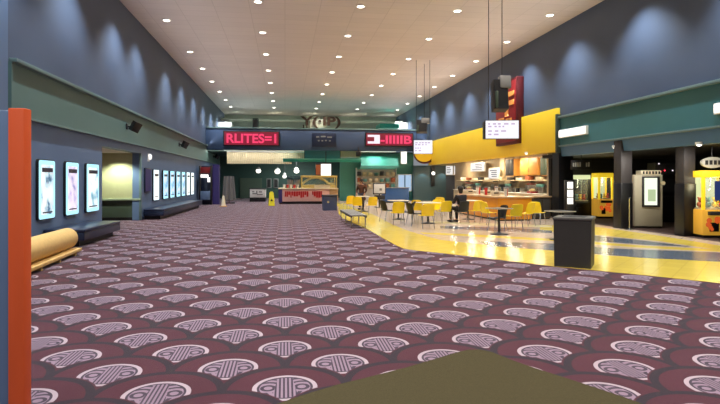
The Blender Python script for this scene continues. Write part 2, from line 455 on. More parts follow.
# tile floor (one polished slab, its pattern in coloured tiles)
def fp(*pp): return [floor_pt(*p) for p in pp]
TZ = .006
edge = fp((338.5, 206.5), (338.5, 214), (343, 218.5), (352, 222.5), (367, 229), (386, 240), (396, 245.5), (404, 248.8), (416, 250.6), (437, 252.8), (500, 260), (553, 266.5), (600, 271), (660, 277), (720, 283.5), (800, 293))
far = [(XR + .1, edge[-1][1]), (XR + .1, YB), (edge[0][0], YB)]
m = MB(); m.prism(edge + far, 'z', 0, TZ); struct(m.build('floor_tile', 'tile_yellow', smooth=False))
inner = fp((372, 214), (382, 219), (393, 225), (410, 231.5), (425, 236), (440, 240), (480, 244.5), (553, 250.6), (610, 256), (720, 262), (790, 268))
m = MB(); m.prism(inner + [(XR + .1, inner[-1][1]), (XR + .1, YB), (inner[0][0] - .4, YB)], 'z', .001, TZ + .0015); struct(m.build('floor_tile_beige', 'tile_beige', smooth=False))
def patch(name, mt, pts, k): struct(MB().prism(fp(*pts), 'z', .002, TZ + .0015 + .0012 * k).build(name, mt, smooth=False))
patch('floor_tile_band', 'tile_yellow', [(540, 225), (600, 227.5), (660, 236), (720, 246), (790, 257), (790, 261), (720, 250.5), (660, 241.5), (600, 235.5), (540, 231)], 1)
patch('floor_tile_stripe', 'tile_yellow', [(420, 232.6), (470, 234.6), (553, 239.2), (640, 245.8), (720, 249.8), (790, 254), (790, 257), (720, 252.2), (640, 248), (553, 241.4), (470, 236.6), (424, 234.2)], 2)
patch('floor_tile_blue', 'tile_blue', [(478, 241.5), (553, 244), (612, 248.8), (720, 253), (790, 257.5), (790, 268), (720, 262), (640, 258), (553, 250.8), (490, 246.2)], 2)
patch('floor_tile_wedge', 'tile_blue', [(560, 233.5), (600, 236.6), (640, 240.6), (690, 247), (650, 245.4), (600, 241.8), (560, 238.6)], 3)
patch('floor_tile_blue_far', 'tile_blue', [(440, 226), (520, 228.6), (552, 231), (552, 233.4), (500, 231.6), (440, 228.5)], 2)
patch('floor_tile_cream', 'tile_cream', [(430, 221.5), (520, 224.5), (552, 226), (552, 227.6), (500, 226.4), (430, 223)], 3)
# olive walk-off carpet in the foreground
mp = fp((262, 410), (300, 396.5), (339, 384.8), (375, 376), (408, 367.5), (438, 358.5), (456, 353), (468, 350.2), (480, 350), (492, 352.5), (505, 358), (530, 367), (561, 377), (592, 387), (622, 397), (660, 411))
m = MB(); m.prism(mp + [(mp[-1][0] + 1.2, .5), (-1.6, .5)][:1] + [(mp[-1][0] + 1.0, -3.5), (mp[0][0] - 1.0, -3.5)], 'z', 0, .005)
struct(m.build('floor_walk_off_mat', 'mat_olive', smooth=False))

# ------------------------------------------------------------------ ceiling downlights
COLX = [-4.42, -.905, 2.6, 6.08, 9.58]
COLN = ['row beside the poster wall', 'second row from the poster wall', 'middle row', 'row next to the arcade wall row', 'row beside the arcade wall']
ROWY = [18.2 + 3.78 * k for k in range(-5, 9)]
def project(x, y, z):
    xc = x * C_ - y * S_; zc = x * S_ + y * C_
    return 360 + F * xc / zc, HY - F * (z - EYE) / zc, zc
dl0 = None
for ci, x in enumerate(COLX):
    n = 0
    for y in ROWY:
        yy = 20.8 if ci == 0 and abs(y - 21.98) < .3 else y
        ld = bpy.data.lights.new('downlight_beam', 'SPOT'); ld.energy = 820 if ci in (0, 4) else 640; ld.color = (1, .93, .86) if 0 < ci < 4 else (.9, .97, 1)
        ld.spot_size = math.radians(104); ld.spot_blend = .75; ld.shadow_soft_size = .09
        if yy > 39: ld.energy = 1300
        lo = bpy.data.objects.new('downlight_beam', ld); C.objects.link(lo); lo.location = (x, yy, ZC - .06)
        px, py, zc = project(x, yy, ZC)
        if zc < 1 or not (-5 < px < 725 and -3 < py < 404) or yy > 46: continue
        lab = 'round ceiling downlight, %s from the camera in the %s' % (ORD[n], COLN[ci]); n += 1
        if dl0 is None:
            dl0 = thing('ceiling_downlight', lab, 'ceiling light', (x, yy, ZC), 0, 'ceiling downlights')
            MB().lathe([(.17, 0), (.17, -.012), (.15, -.022), (.125, -.022), (.125, -.004)], 20).build('trim_ring', 'white', dl0)
            MB().lathe([(.122, -.004), (.118, -.018), (.07, -.028), (.02, -.03)], 20).build('lens', 'lens', dl0)
        else: dup(dl0, (x, yy, ZC), 0, lab)

# ------------------------------------------------------------------ left wall: poster cases, speakers, bench, roll
def poster_case(px0, px1, X, z0, z1, label, pm, group, border='cyan_edge', yw=None):
    ya = on_x(px0, X)[1]; yb = ya + yw if yw else on_x(px1, X)[1]
    w = (yb - ya) / 2
    t = thing('poster_case', label, 'poster case', (X, (ya + yb) / 2, z0), 0, group)
    h = z1 - z0
    def rr(hw, a, b, r, n=5):
        pts = []
        for cx, cz, s in ((hw - r, b - r, 0), (-hw + r, b - r, 1), (-hw + r, a + r, 2), (hw - r, a + r, 3)):
            for k in range(n + 1):
                q = PI / 2 * (s + k / n); pts.append((cx + r * math.cos(q), cz + r * math.sin(q)))
        return pts
    MB().prism(rr(w + .022, -.022, h + .022, .07), 'x', .0, .06).build('frame', 'black', t)
    MB().prism(rr(w, 0, h, .06), 'x', .02, .068).build('light_border', border, t)
    MB().prism(rr(w - .1, .1, h - .1, .02), 'x', .03, .072).build('poster_sheet', pm, t)
    B('title_strip', 'menu_mark', .06, .075, -w + .13, w - .13, h - .27, h - .17, t); B('credit_strip', 'menu_mark', .06, .075, -w + .16, w - .16, .13, .16, t)
    return t
pal = [((70, 110, 140), (190, 214, 224), (236, 240, 238)), ((150, 150, 186), (206, 196, 224), (240, 236, 244)), ((120, 170, 190), (206, 230, 236), (244, 246, 240)),
       ((220, 226, 222), (244, 244, 236), (255, 252, 240)), ((60, 110, 160), (150, 196, 226), (226, 240, 246))]
pms = [poster_mat('poster_print_%d' % i, i + 1, p, .85) for i, p in enumerate(pal)]
zz = (.66, 2.0)
poster_case(36, 52, XL, *zz, 'tall lit poster case with cyan border, nearest of three above the dark bench', pms[0], 'large lit poster cases')
poster_case(63.5, 76, XL, *zz, 'tall lit poster case with lilac print, middle of three above the bench', pms[1], 'large lit poster cases')
poster_case(84.5, 96.5, XL, *zz, 'tall lit white poster case next to the side hall opening', pms[2], 'large lit poster cases')
for i, (a, b, k) in enumerate([(152.2, 158, 3), (162, 166, 4), (169, 173, 4), (175.3, 179, 4), (180.6, 184, 4), (185.6, 188.7, 3), (190, 193.3, 3)]):
    poster_case(a, b, XL, .7, 1.98, 'lit poster case past the side hall, %s from the hall in its row of seven' % ORD[i], pms[k], 'far lit poster cases', 'tube_white' if k == 3 else 'cyan_edge', .92)
# dark blue board beside the hall opening
ya, yb = on_x(143.8, XL)[1], on_x(149.5, XL)[1]
t = thing('notice_board', 'narrow dark blue board on the wall between side hall and white poster case', 'board', (XL, (ya + yb) / 2, 1.05))
B('frame', 'navy_vinyl', 0, .06, -(yb - ya) / 2, (yb - ya) / 2, 0, .98, t, .01); B('board_face', 'purple', .05, .065, -(yb - ya) / 2 + .05, (yb - ya) / 2 - .05, .05, .93, t)
zc_, yy = on_x(148, XL)
t = thing('wall_light', 'small white wall light above the narrow dark blue board', 'light', (XL, yy, z_at(157.5, zc_)))
B('base', 'white', 0, .05, -.11, .11, -.16, .16, t, .02); MB().ball((.08, 0, .02), .1, (.7, 1, 1.2)).build('lamp_globe', 'sign_white', t)

def wall_speaker(px, py, label, sc=.78):
    zc, y = on_x(px, XL + .06)
    t = thing('wall_speaker', label, 'speaker', (XL + .06, y, z_at(py, zc)), 0, 'speakers on the green band')
    R = Matrix.Rotation(math.radians(28), 3, 'Y') @ Matrix.Rotation(math.radians(-30), 3, 'Z')
    b = MB(); b.prism([(-.17, -.1), (.17, -.1), (.2, .14), (-.2, .14)], 'z', -.22, .22)
    for v in b.bm.verts:
        p = Vector((v.co.y, v.co.x, v.co.z)) * sc; v.co = R @ p + Vector((.28, 0, 0))
    b.build('cabinet', 'black', t, False)
    g = MB(); g.box(.13 * sc, .15 * sc, -.17 * sc, .17 * sc, -.19 * sc, .19 * sc, .01)
    for v in g.bm.verts: v.co = R @ v.co + Vector((.28, 0, 0))
    g.build('grille', 'charcoal', t)
    MB().box(0, .04, -.08, .08, -.1, .1, .01).cyl((0, 0, 0), (.25, 0, 0), .03).build('bracket', 'charcoal', t)
wall_speaker(126.5, 126.5, 'black speaker on the green band above the side hall opening')
wall_speaker(179, 144.5, 'black speaker on the green band above the far poster cases')
wall_speaker(213, 156.5, 'black speaker on the green band just under the navy sign beam', .72)

def wall_bench(ya, yb, x0, x1, label):
    t = thing('wall_bench', label, 'bench', ((x0 + x1) / 2, (ya + yb) / 2, 0), 0, 'upholstered wall benches')
    w, l = (x1 - x0) / 2, (yb - ya) / 2
    B('base', 'black', -w, w - .16, -l + .12, l - .12, 0, .14, t)
    MB().box(-w, w, -l, l, .14, .33, .02).build('seat_box', 'navy_vinyl', t)
    MB().box(-w, w + .01, -l - .01, l + .01, .33, .41, .03, 3).build('cushion', 'navy_vinyl', t)
wall_bench(13.05, 15.75, XL + .01, XL + .9, 'dark navy padded bench under the three large poster cases')
b1a = on_x(163, -4.75)[1]; b1b = on_x(204, -4.75)[1]
wall_bench(b1a, 31.5, XL + .01, XL + .78, 'long dark navy bench under the row of seven far poster cases')

# carpet roll on a low board
ra = floor_pt(34, 276); rb = floor_pt(84, 253.5)
t = thing('carpet_roll', 'tan rolled carpet lying on a low board beside the navy bench', 'carpet roll', (ra[0], ra[1] - 1.6, 0), math.atan2(-(rb[0] - ra[0]), rb[1] - ra[1]))
L = math.hypot(rb[0] - ra[0], rb[1] - ra[1]) + 1.6
MB().box(-.44, .06, 0, L + .05, .06, .12, .008).build('board', 'roll_base', t)
for k in range(5):
    y = .3 + (L - .6) * k / 4
    B('foot', 'roll_base', -.42, .04, y - .04, y + .04, 0, .06, t)
r = MB(); n = 36
pr = [(.0, 0)]
r.cyl((-.22, .02, .33), (-.22, L, .33), .215, n=32); r.build('roll', 'roll', t)
sp = MB()
pts = [(-.22 + (.05 + .155 * k / 60) * math.cos(k * .42), L + .004, .33 + (.05 + .155 * k / 60) * math.sin(k * .42)) for k in range(61)]
sp.tube(pts, .006, 5); sp.build('spiral_edge', 'roll_core', t)
MB().cyl((-.22, L - .1, .33), (-.22, L + .012, .33), .05).build('core', 'roll_core', t)

# near partition with the orange end post
zc = 2.7
p = at(18.3, 404, zc); zt = z_at(108.5, zc)
t = thing('partition_screen', 'navy partition with a tall orange end post in the near foreground', 'partition', (p[0], p[1], 0), -TH)
hw = 8.0 * zc / F
MB().box(-hw, hw, -.02, .045, 0, zt, .006).build('end_post', 'orange', t)
MB().box(-1.6, -hw + .004, -.005, .035, 0, zt - .01, .004).build('panel', 'blue', t)
MB().box(-1.66, hw + .02, -.08, .1, 0, .03, .006).build('base', 'charcoal', t)

# ------------------------------------------------------------------ sign beam and end of the hall
xb1 = on_y(427, 140, YB)[0]
z0b, z1b = on_y(300, 150.3, YB)[1], on_y(300, 129, YB)[1]
m = MB(); m.box(XL, xb1, YB, YB + .6, z0b, z1b, .02); struct(m.build('beam', 'beam'))
struct(MB().box(XL, xb1, YB - .06, YB + .62, z1b - .02, z1b + .07, .015).build('trim_8', 'ledge'))
def onb(px0, px1, py0, py1, Y=None):
    Y = Y or YB
    xa, zt_ = on_y(px0, py0, Y); xb_, zb_ = on_y(px1, py1, Y)
    return xa, xb_, zb_, zt_
def fbox(name, mt, px0, px1, py0, py1, Y, d, parent=None, bev=0):
    xa, xb_, zb_, zt_ = onb(px0, px1, py0, py1, Y)
    return B(name, mt, xa, xb_, Y, Y + d, zb_, zt_, parent, bev)
def fthing(name, label, cat, px0, px1, py0, py1, Y, group=None, floor=False):
    xa, xb_, zb_, zt_ = onb(px0, px1, py0, py1, Y)
    z = 0 if floor else zb_
    return thing(name, label, cat, ((xa + xb_) / 2, Y, z), 0, group), (xb_ - xa) / 2, zt_ - z
# LED signs
t, hw, h = fthing('led_sign', 'wide red dot matrix sign on the navy beam above the concourse', 'led sign', 224.5, 278.5, 131.8, 145.3, YB)
B('housing', 'black', -hw - .08, hw + .08, -.14, 0, -.08, h + .08, t, .02); B('panel', 'led_back', -hw, hw, -.15, -.02, 0, h, t)
text_mesh('lettering', 'RLITES=1', 'led_red', t, (0, -.155, h / 2), (PI / 2, 0, 0), hw * 1.84, h * .74, .01)
t, hw, h = fthing('led_sign', 'red dot matrix sign starting with white blocks on the navy beam', 'led sign', 366, 412, 133.5, 145.8, YB)
B('housing', 'black', -hw - .08, hw + .08, -.14, 0, -.08, h + .08, t, .02); B('panel', 'led_back', -hw, hw, -.15, -.02, 0, h, t)
text_mesh('lettering', '-IIIIIB', 'led_red', t, (hw * .28, -.155, h / 2), (PI / 2, 0, 0), hw * 1.36, h * .7, .01)
b = MB(); b.box(-hw * .94, -hw * .42, -.17, -.14, h * .7, h * .88); b.box(-hw * .94, -hw * .42, -.17, -.14, h * .14, h * .34); b.box(-hw * .66, -hw * .42, -.17, -.14, h * .3, h * .72)
b.build('white_blocks', 'led_white', t)
# dark letter sign standing on the beam, and small darker lettering on the beam face
xa, xb_, zb_, zt_ = onb(300, 341, 116.5, 130, YB + .15)
t = thing('letter_sign', 'dark brown letters on a pale board standing on the sign beam', 'sign', ((xa + xb_) / 2, YB + .3, z1b + .07))
hw, h = (xb_ - xa) / 2, zt_ - z1b - .05
B('back_board', 'pale_wall', -hw * .5, hw * .3, 0, .06, h * .05, h * .8, t, .02)
text_mesh('lettering', 'Y(·IP)', 'brown', t, (0, -.08, h * .52), (PI / 2, 0, 0), hw * 1.96, h * 1.0, .06)
b = MB(); b.box(-hw * .86, -hw * .8, -.1, 0, 0, h * .3); b.box(-hw * .7, -hw * .64, -.1, 0, 0, h * .3); b.build('post', 'brown', t)
t, hw, h = fthing('beam_plaque', 'small dark plaque with pale marks under the letter sign on the beam', 'plaque', 312, 336, 133, 147, YB)
B('board', 'navy_vinyl', -hw, hw, -.05, 0, 0, h, t, .01)
b = MB()
for k, (x, z, w) in enumerate([(-.35, .72, .12), (-.05, .75, .2), (.3, .7, .2), (-.3, .45, .07), (-.1, .44, .07), (.1, .46, .07), (.32, .44, .07)]): b.box(x * hw * 1.5 - w * hw, x * hw * 1.5 + w * hw, -.06, -.04, z * h - .05, z * h + .05)
b.build('marks', 'grey', t)
# dark speaker and pale boxes above the beam
t, hw, h = fthing('speaker_box', 'dark green black box standing on the beam behind the red sign', 'speaker', 252.5, 258.5, 119.5, 128, YB + .3)
MB().box(-hw, hw, 0, .5, 0, h + .1, .03).build('cabinet', 'dark_green', t); B('grille', 'charcoal', -hw + .05, hw - .05, -.02, .02, .08, h, t)
struct(fbox('trim_9', 'white', 215, 231, 122, 129, 45, 2)); struct(fbox('trim_10', 'pale_wall', 200, 420, 118.5, 121, 47, 1.5)); struct(fbox('trim_11', 'white', 395, 412, 122, 129, 45, 2))
struct(fbox('trim_12', 'teal', 380, 399, 123.5, 128, 44, 2))

# panels under the beam
t, hw, h = fthing('blind_panel', 'long cream panel of vertical slats hanging under the beam', 'blind', 227, 304.5, 151, 164, YB + .62)
b = MB()
for k in range(36):
    x = -hw + 2 * hw * (k + .5) / 36; b.box(x - hw / 36 * .94, x + hw / 36 * .94, -.03, .03, 0 if x < hw * .68 else h * .3, h, .008, 1)
b.build('slats', 'warm_panel' if 0 else 'cream', t); B('head_rail', 'white', -hw, hw, -.06, .06, h - .08, h + .02, t)
t, hw, h = fthing('sign_panel', 'plain teal green board under the letter sign', 'board', 305, 340, 150.5, 158.5, YB + .2)
B('board', 'band_teal', -hw, hw, 0, .2, 0, h, t, .02); B('frame', 'dark_green', -hw - .05, hw + .05, .04, .24, -.05, h + .02, t)
t, hw, h = fthing('ceiling_panel', 'plain cream board between the teal board and the bright teal awning', 'board', 340.5, 361, 150.5, 158, YB + .45)
B('board', 'cream', -hw, hw, 0, .2, 0, h, t, .02); B('edge_strip', 'white', -hw, hw, -.02, .02, 0, .08, t)
t, hw, h = fthing('canopy', 'long thin green canopy edge above the snack kiosk', 'canopy', 283, 361, 158.3, 162, YB - .6)
MB().prism([(0, 0), (0, h), (.15, h), (.85, h * .6), (.85, 0)], 'x', -hw, hw).build('canopy_box', 'teal', t, False); B('edge_strip', 'teal_pale', -hw, hw, -.03, 0, h * .7, h, t)
t, hw, h = fthing('awning', 'bright teal awning above the shop shelves', 'awning', 361, 399, 156, 166.5, YB - .3)
MB().prism([(0, 0), (.5, h), (.6, h), (.6, 0)], 'x', -hw, hw).build('awning_cover', 'teal', t, False); B('valance', 'teal_pale', -hw - .05, hw + .05, -.04, .02, -.14, .06, t)
struct(B('wall_shop', 'teal_pale', onb(340, 413, 1, 1, YB + .9)[0], onb(340, 413.5, 1, 1, YB + .9)[1], YB + .9, YB + 1.1, 0, 3.6))
t, hw, h = fthing('lit_box_sign', 'small lit white square sign next to the bright teal awning', 'sign', 401.5, 406.5, 152, 163.5, YB - .2)
B('housing', 'white', -hw - .04, hw + .04, 0, .2, -.04, h + .04, t, .02); B('face', 'sign_white', -hw, hw, -.02, .04, 0, h, t)
t, hw, h = fthing('ceiling_speaker', 'small black speaker hanging beside the cream board under the beam', 'speaker', 356, 360.5, 151.5, 156.5, YB - .1)
MB().box(-hw, hw, -.2, .1, 0, h, .04).build('cabinet', 'black', t); MB().cyl((0, 0, h), (0, 0, h + .35), .03).build('bracket', 'charcoal', t)

# dark concourse behind: lamps, posters
for i, (px, py, s) in enumerate([(258.5, 171, 1.), (277.5, 171.5, 1.15), (296.5, 171, 1.1), (284.5, 176.5, .8)]):
    x, z = on_y(px, py, 43)
    lab = ['white globe lamp nearest the white front table, in the dark concourse', 'white globe lamp in the middle of the dark concourse', 'white globe lamp in the dark concourse beside the snack kiosk', 'smaller low globe lamp in the dark concourse'][i]
    t = thing('pendant_lamp', lab, 'lamp', (x, 43, z), 0, 'globe lamps in the concourse')
    MB().ball((0, 0, 0), .17 * s, (1.2, 1.2, 1)).build('globe', 'lamp_white', t); MB().cyl((0, 0, .12), (0, 0, 3.55 - z), .02).build('stem', 'charcoal', t)
    MB().lathe([(.02, .3), (.1, .28), (.2 * s, .14 * s), (.18 * s, .13 * s)], 16).build('shade', 'grey', t)
for i, (a, b_) in enumerate([(266.5, 271.5), (273.5, 278.5)]):
    t, hw, h = fthing('framed_poster', ['dark framed poster on the concourse wall, one nearer the white table', 'dark framed poster on the concourse wall, one nearer the kiosk'][i], 'poster', a, b_, 178.5, 188, 46)
    B('frame', 'grey', -hw, hw, -.06, 0, 0, h, t, .01); B('sheet', 'black', -hw + .07, hw - .07, -.08, -.02, .07, h - .07, t)
struct(fbox('door_1', 'hall_low', 240, 262, 178, 200, 45.9, .1))
# pale banner stand and purple pillar, booth at the end of the poster wall
x, z = on_y(208, 166, 34.6)
struct(fbox('pillar_purple', 'purple', 212.5, 219, 164.5, 205, 34.6, .5))
t = thing('game_booth', 'dark booth with red and white header at the end of the poster wall', 'booth', (on_y(205.5, 190, 34.4)[0], 34.4, 0))
w = (on_y(212, 1, 34.4)[0] - on_y(199, 1, 34.4)[0]) / 2; q = 34.4 / F
B('cabinet', 'navy_vinyl', -w, w, .3, 1.0, 0, 2.45, t, .03); B('side_panel', 'charcoal', -w, -w + .1, -.1, .4, 0, 2.45, t, .02); B('side_panel', 'charcoal', w - .1, w, -.1, .4, 0, 2.45, t, .02)
B('header', 'red', -w + .1, w - .1, -.05, .3, 1.98, 2.36, t, .02); B('lit_strip', 'sign_white', -w + .1, w - .25, -.06, .3, 1.7, 1.9, t, .02); B('lit_panel', 'sign_white', .12, w - .12, -.04, .28, 1.42, 1.72, t, .01)
B('counter', 'blue', -w + .1, w - .1, -.1, .3, .3, .85, t, .02)
t = thing('banner_stand', 'pale grey draped banner stand past the purple pillar', 'banner', (on_y(229, 190, 36)[0], 36, 0))
MB().sheet(lambda u, v: ((u - .5) * (.9 - .25 * v), .05 * math.sin(u * 18), .25 + 1.55 * v), 24, 6, .02).build('drape', 'grey', t)
MB().box(-.4, .4, -.2, .2, 0, .06, .01).cyl((0, .06, 0), (0, .06, 1.85), .025).build('stand', 'charcoal', t)
t = thing('traffic_cone', 'small tan cone on the carpet in front of the pale banner', 'cone', (*floor_pt(223.5, 206.5), 0))
MB().lathe([(.15, .03), (.12, .1), (.06, .6), (.03, .64)], 16).build('cone_body', 'product_c', t); MB().box(-.2, .2, -.2, .2, 0, .035, .01).build('base', 'wood', t)

# white-front table in the concourse
t = thing('display_counter', 'white fronted counter on a dark base in the concourse', 'counter', (*floor_pt(258, 201.5), 0), -.05)
B('base', 'black', -.56, .56, -.3, .5, 0, .3, t, .02); B('front_panel', 'white', -.54, .54, -.33, .45, .3, .9, t, .02); B('top', 'charcoal', -.58, .58, -.36, .5, .9, .95, t, .01)
b = MB()
for k, (x, z, w_, h_) in enumerate([(-.2, .58, .16, .05), (-.05, .66, .05, .12), (.16, .52, .2, .04), (.2, .7, .12, .05), (-.3, .72, .08, .04)]): b.box(x - w_, x + w_, -.345, -.32, z - h_, z + h_)
b.build('marks', 'grey', t)
# wet floor sign
t = thing('wet_floor_sign', 'yellow folding floor sign on the carpet before the snack kiosk', 'floor sign', (*floor_pt(271.5, 206), 0), .1)
for s in (-1, 1):
    b = MB(); b.sheet(lambda u, v: ((u - .5) * (.36 - .12 * v), s * (.2 * (1 - v) + .015), .02 + .78 * v), 4, 4, .03); b.build('panel', 'wet_yellow', t)
MB().box(-.07, .07, -.03, .03, .78, .86, .015).build('handle', 'wet_yellow', t); MB().prism([(-.07, .3), (.07, .3), (0, .45)], 'y', -.175, -.15).build('symbol', 'black', t, False)

# snack kiosk
ky = floor_pt(300, 204)[1]
xa, xb_ = on_y(278.5, 200, ky)[0], on_y(338, 200, ky)[0]
t = thing('snack_kiosk', 'snack kiosk with pink front, red lettering and golden popcorn case', 'kiosk', ((xa + xb_) / 2, ky, 0))
hw = (xb_ - xa) / 2
B('plinth', 'black', -hw + .05, hw - .05, .05, 1.9, 0, .16, t); B('front_panel', 'pink', -hw + .22, hw - .55, 0, 1.9, .16, .95, t, .02)
B('end_panel', 'purple', -hw, -hw + .24, -.03, 1.95, .1, .98, t, .02); B('side_panel', 'top', hw - .56, hw, 0, 1.9, .16, .95, t, .02)
B('countertop', 'cream', -hw - .02, hw + .02, -.08, 1.95, .95, 1.02, t, .015)
b = MB(); x = -hw + .4; rnd = random.Random(3)
while x < hw * .42:
    if -.1 < x - (-hw + 2.0) < .12: x += .22; continue
    w_ = rnd.uniform(.07, .13); b.box(x, x + w_, -.03, .01, .6 - rnd.uniform(0, .22), .82); x += w_ + .025
b.build('lettering', 'red_mark', t)
gx0, gx1 = on_y(302, 1, ky)[0] - t.location.x, on_y(337, 1, ky)[0] - t.location.x
gc = MB().box(gx0, gx1, .35, 1.7, 1.02, 1.75, .02).build('popcorn_case', 'smoke_glass', t)
pc = MB()
pc.sheet(lambda u, v: (gx0 + .08 + (gx1 - gx0 - .16) * u, .45 + 1.1 * v, 1.3 + .4 * math.sin(PI * min(1, u * 1.25)) ** .7 + .03 * math.sin(u * 40 + v * 23)), 24, 8, .1)
o = pc.build('popcorn', 'popcorn', gc); o['kind'] = 'stuff'
B('shelf_board', 'gold_case', gx0 + .05, gx1 - .05, .4, 1.68, 1.02, 1.24, gc)
for x, y in ((gx0, .33), (gx1, .33), (gx0, 1.7), (gx1, 1.7)): MB().cyl((x, y, 1.0), (x, y, 1.8), .03).build('corner_post', 'gold_case', t)
B('case_roof', 'gold_case', gx0 - .05, gx1 + .05, .28, 1.78, 1.72, 1.84, t, .02)
B('price_card', 'cream', gx0 + (gx1 - gx0) * .35, gx0 + (gx1 - gx0) * .8, -.02, .03, 1.02, 1.22, t)
t2, hw2, h2 = fthing('lit_screen', 'bright white lit screen above the golden popcorn case', 'screen', 321, 331, 164, 175.5, ky + 2.2)
B('housing', 'charcoal', -hw2 * 2.1, hw2 + .06, .03, .2, -.05, h2 + .05, t2, .02); B('face', 'lamp_white' if 0 else 'sign_white', -hw2, hw2, 0, .08, 0, h2, t2)
B('side_poster', 'product_a', -hw2 * 2.0, -hw2 * 1.1, 0, .06, .05, h2 - .05, t2); MB().cyl((0, .12, h2), (0, .12, 3.55 - t2.location.z), .03).build('hanger', 'charcoal', t2)
# red cups and bottles along the kiosk top
for i in range(5):
    x = -hw + .36 + i * .22
    nm, mt = (('paper_cup', 'cup_red') if i % 2 else ('paper_cup', 'cup_white'))
    lab = ['white paper cup nearest the purple end of the kiosk top', 'red paper cup nearest the purple end of the kiosk top', 'white paper cup in the middle of the kiosk cups', 'red paper cup nearest the popcorn case', 'white paper cup nearest the popcorn case'][i]
    t3 = thing(nm, lab, 'cup', (t.location.x + x, ky + .3 + .12 * (i % 3), 1.025), 0, 'cups on the kiosk top')
    MB().lathe([(.06, 0), (.085, .22), (.09, .23), (.075, .225)], 14).build('cup_body', mt, t3); MB().lathe([(.092, .225), (.09, .245), (.04, .25)], 14).build('lid', 'grey', t3)
for i, x in enumerate((-hw + 1.95, -hw + 2.4)):
    t3 = thing('soda_dispenser', ['grey soda dispenser on the kiosk top by the cups', 'grey soda dispenser on the kiosk top beside the popcorn case'][i], 'dispenser', (t.location.x + x - 1.2, ky + 1.3, 1.025), 0, 'soda dispensers on the kiosk')
    B('body', 'steel', -.2, .2, -.2, .25, .0, .75, t3, .03); B('top_sign', 'dark_teal', -.2, .2, -.24, .1, .55, .8, t3, .03); B('drip_tray', 'black', -.19, .19, -.34, -.18, 0, .06, t3, .01)
    [MB().cyl((q_, -.26, .4), (q_, -.26, .52), .025).build('tap', 'chrome', t3) for q_ in (-.08, .08)]
# blue bin
t = thing('blue_bin', 'slate blue bin with a pale round badge at the corner of the kiosk', 'bin', (*floor_pt(330, 210.5), 0), .03)
MB().prism([(-.34, 0), (.34, 0), (.37, .72), (-.37, .72)], 'y', -.05, .55).build('body', 'bin_blue', t, False); MB().box(-.39, .39, -.08, .58, .72, .79, .02).build('lid', 'product_d', t)
MB().cyl((-.1, -.07, .44), (-.1, -.045, .44), .06, n=18).build('badge', 'chrome', t)

# shop shelves under the teal awning
t, hw, h = fthing('display_shelves', 'pale shop shelf unit under the bright teal awning', 'shelves', 357, 396, 166.5, 196, YB + .2, floor=True)
h = 2.45
B('back_board', 'white', -hw, hw, .45, .5, 0, h, t); B('side_panel', 'white', -hw - .04, -hw, 0, .5, 0, h, t, .01); B('side_panel', 'white', hw, hw + .04, 0, .5, 0, h, t, .01)
sz = [.95, 1.4, 1.85]
for z in sz: B('shelf', 'cream', -hw, hw, .02, .46, z - .03, z, t)
B('header', 'teal_pale', -hw, hw, 0, .5, h - .12, h, t)
colr = {'product_a': 'rust', 'product_b': 'teal', 'product_c': 'cream', 'product_d': 'dark'}
for r_, z in enumerate(sz):
    for k in range(7):
        x = -hw + .18 + (2 * hw - .36) * k / 6
        mt = random.choice(['product_a', 'product_b', 'product_c', 'product_d', 'product_c'])
        hh = random.uniform(.22, .36); ww = random.uniform(.11, .16)
        o = MB().box(-ww, ww, -.08, .08, 0, hh, .015).build('product_box', mt)
        o.location = (t.location.x + x, t.location.y + .2, z + .003)
        tag(o, '%s product box, %s from the kiosk end on the %s shelf under the teal awning' % (colr[mt], ORD[k], ['lowest', 'middle', 'top'][r_]), 'box', 'boxes on the shop shelves')
# blue counter, pale lit window, poster stand
t, hw, h = fthing('shop_counter', 'long blue fronted counter below the shop shelves', 'counter', 383, 409, 187.5, 200, 35.2, floor=True)
B('front_panel', 'blue_counter', -hw, hw, 0, .6, .08, 1.0, t, .02); B('plinth', 'black', -hw + .04, hw - .04, .05, .58, 0, .08, t); B('countertop', 'grey', -hw - .03, hw + .03, -.05, .65, 1.0, 1.05, t, .01)
t, hw, h = fthing('lit_window', 'tall pale blue lit window at the corner of the shop', 'window', 398.5, 411, 175, 190.5, YB + .5)
B('frame', 'white', -hw - .06, hw + .06, 0, .12, -.06, h + .06, t, .01); B('pane', 'pale_blue', -hw, -.05, -.02, .06, 0, h, t); B('pane', 'pale_blue', .05, hw, -.02, .06, 0, h, t); B('mullion', 'steel_blue', -.05, .05, -.03, .1, 0, h, t)
t = thing('poster_stand', 'white poster on a black stand behind the yellow chairs', 'poster stand', (*floor_pt(379.5, 207.5), 0), .05)
B('board', 'white', -.32, .32, 0, .04, .8, 1.32, t, .01); B('frame', 'black', -.37, .37, .01, .06, .74, 1.37, t, .01); B('print_mark', 'screen_mark' if 0 else 'grey', .0, .14, -.01, .01, .95, 1.08, t)
MB().box(-.25, .25, -.2, .25, 0, .04, .01).cyl((0, .05, 0), (0, .05, .8), .04).build('stand', 'black', t); B('literature_tray', 'charcoal', -.3, .3, -.12, .05, .45, .7, t, .02)
# dark teal corner panel with a lit column
x0, x1 = on_y(414, 1, YB)[0], on_y(445, 1, YB)[0]
struct(fbox('wall_corner_panel', 'dark_teal', 413.5, 446, 165.5, 203, YB, .3))
t, hw, h = fthing('column_light', 'dark slim column light between two pools of light on the teal panel', 'wall light', 431, 434.5, 165.5, 186, YB - .1)
B('body', 'black', -hw, hw, -.12, .1, 0, h, t, .02); MB().ball((0, -.14, h * .62), .13).build('globe', 'lamp_white', t)
for s in (-1, 1):
    ld = bpy.data.lights.new('corner_panel_light', 'SPOT'); ld.energy = 60; ld.color = (.85, .97, 1); ld.spot_size = 1.9; ld.spot_blend = .6
    lo = bpy.data.objects.new('corner_panel_light', ld); C.objects.link(lo); lo.location = (t.location.x + s * .75, YB - .35, 2.35)

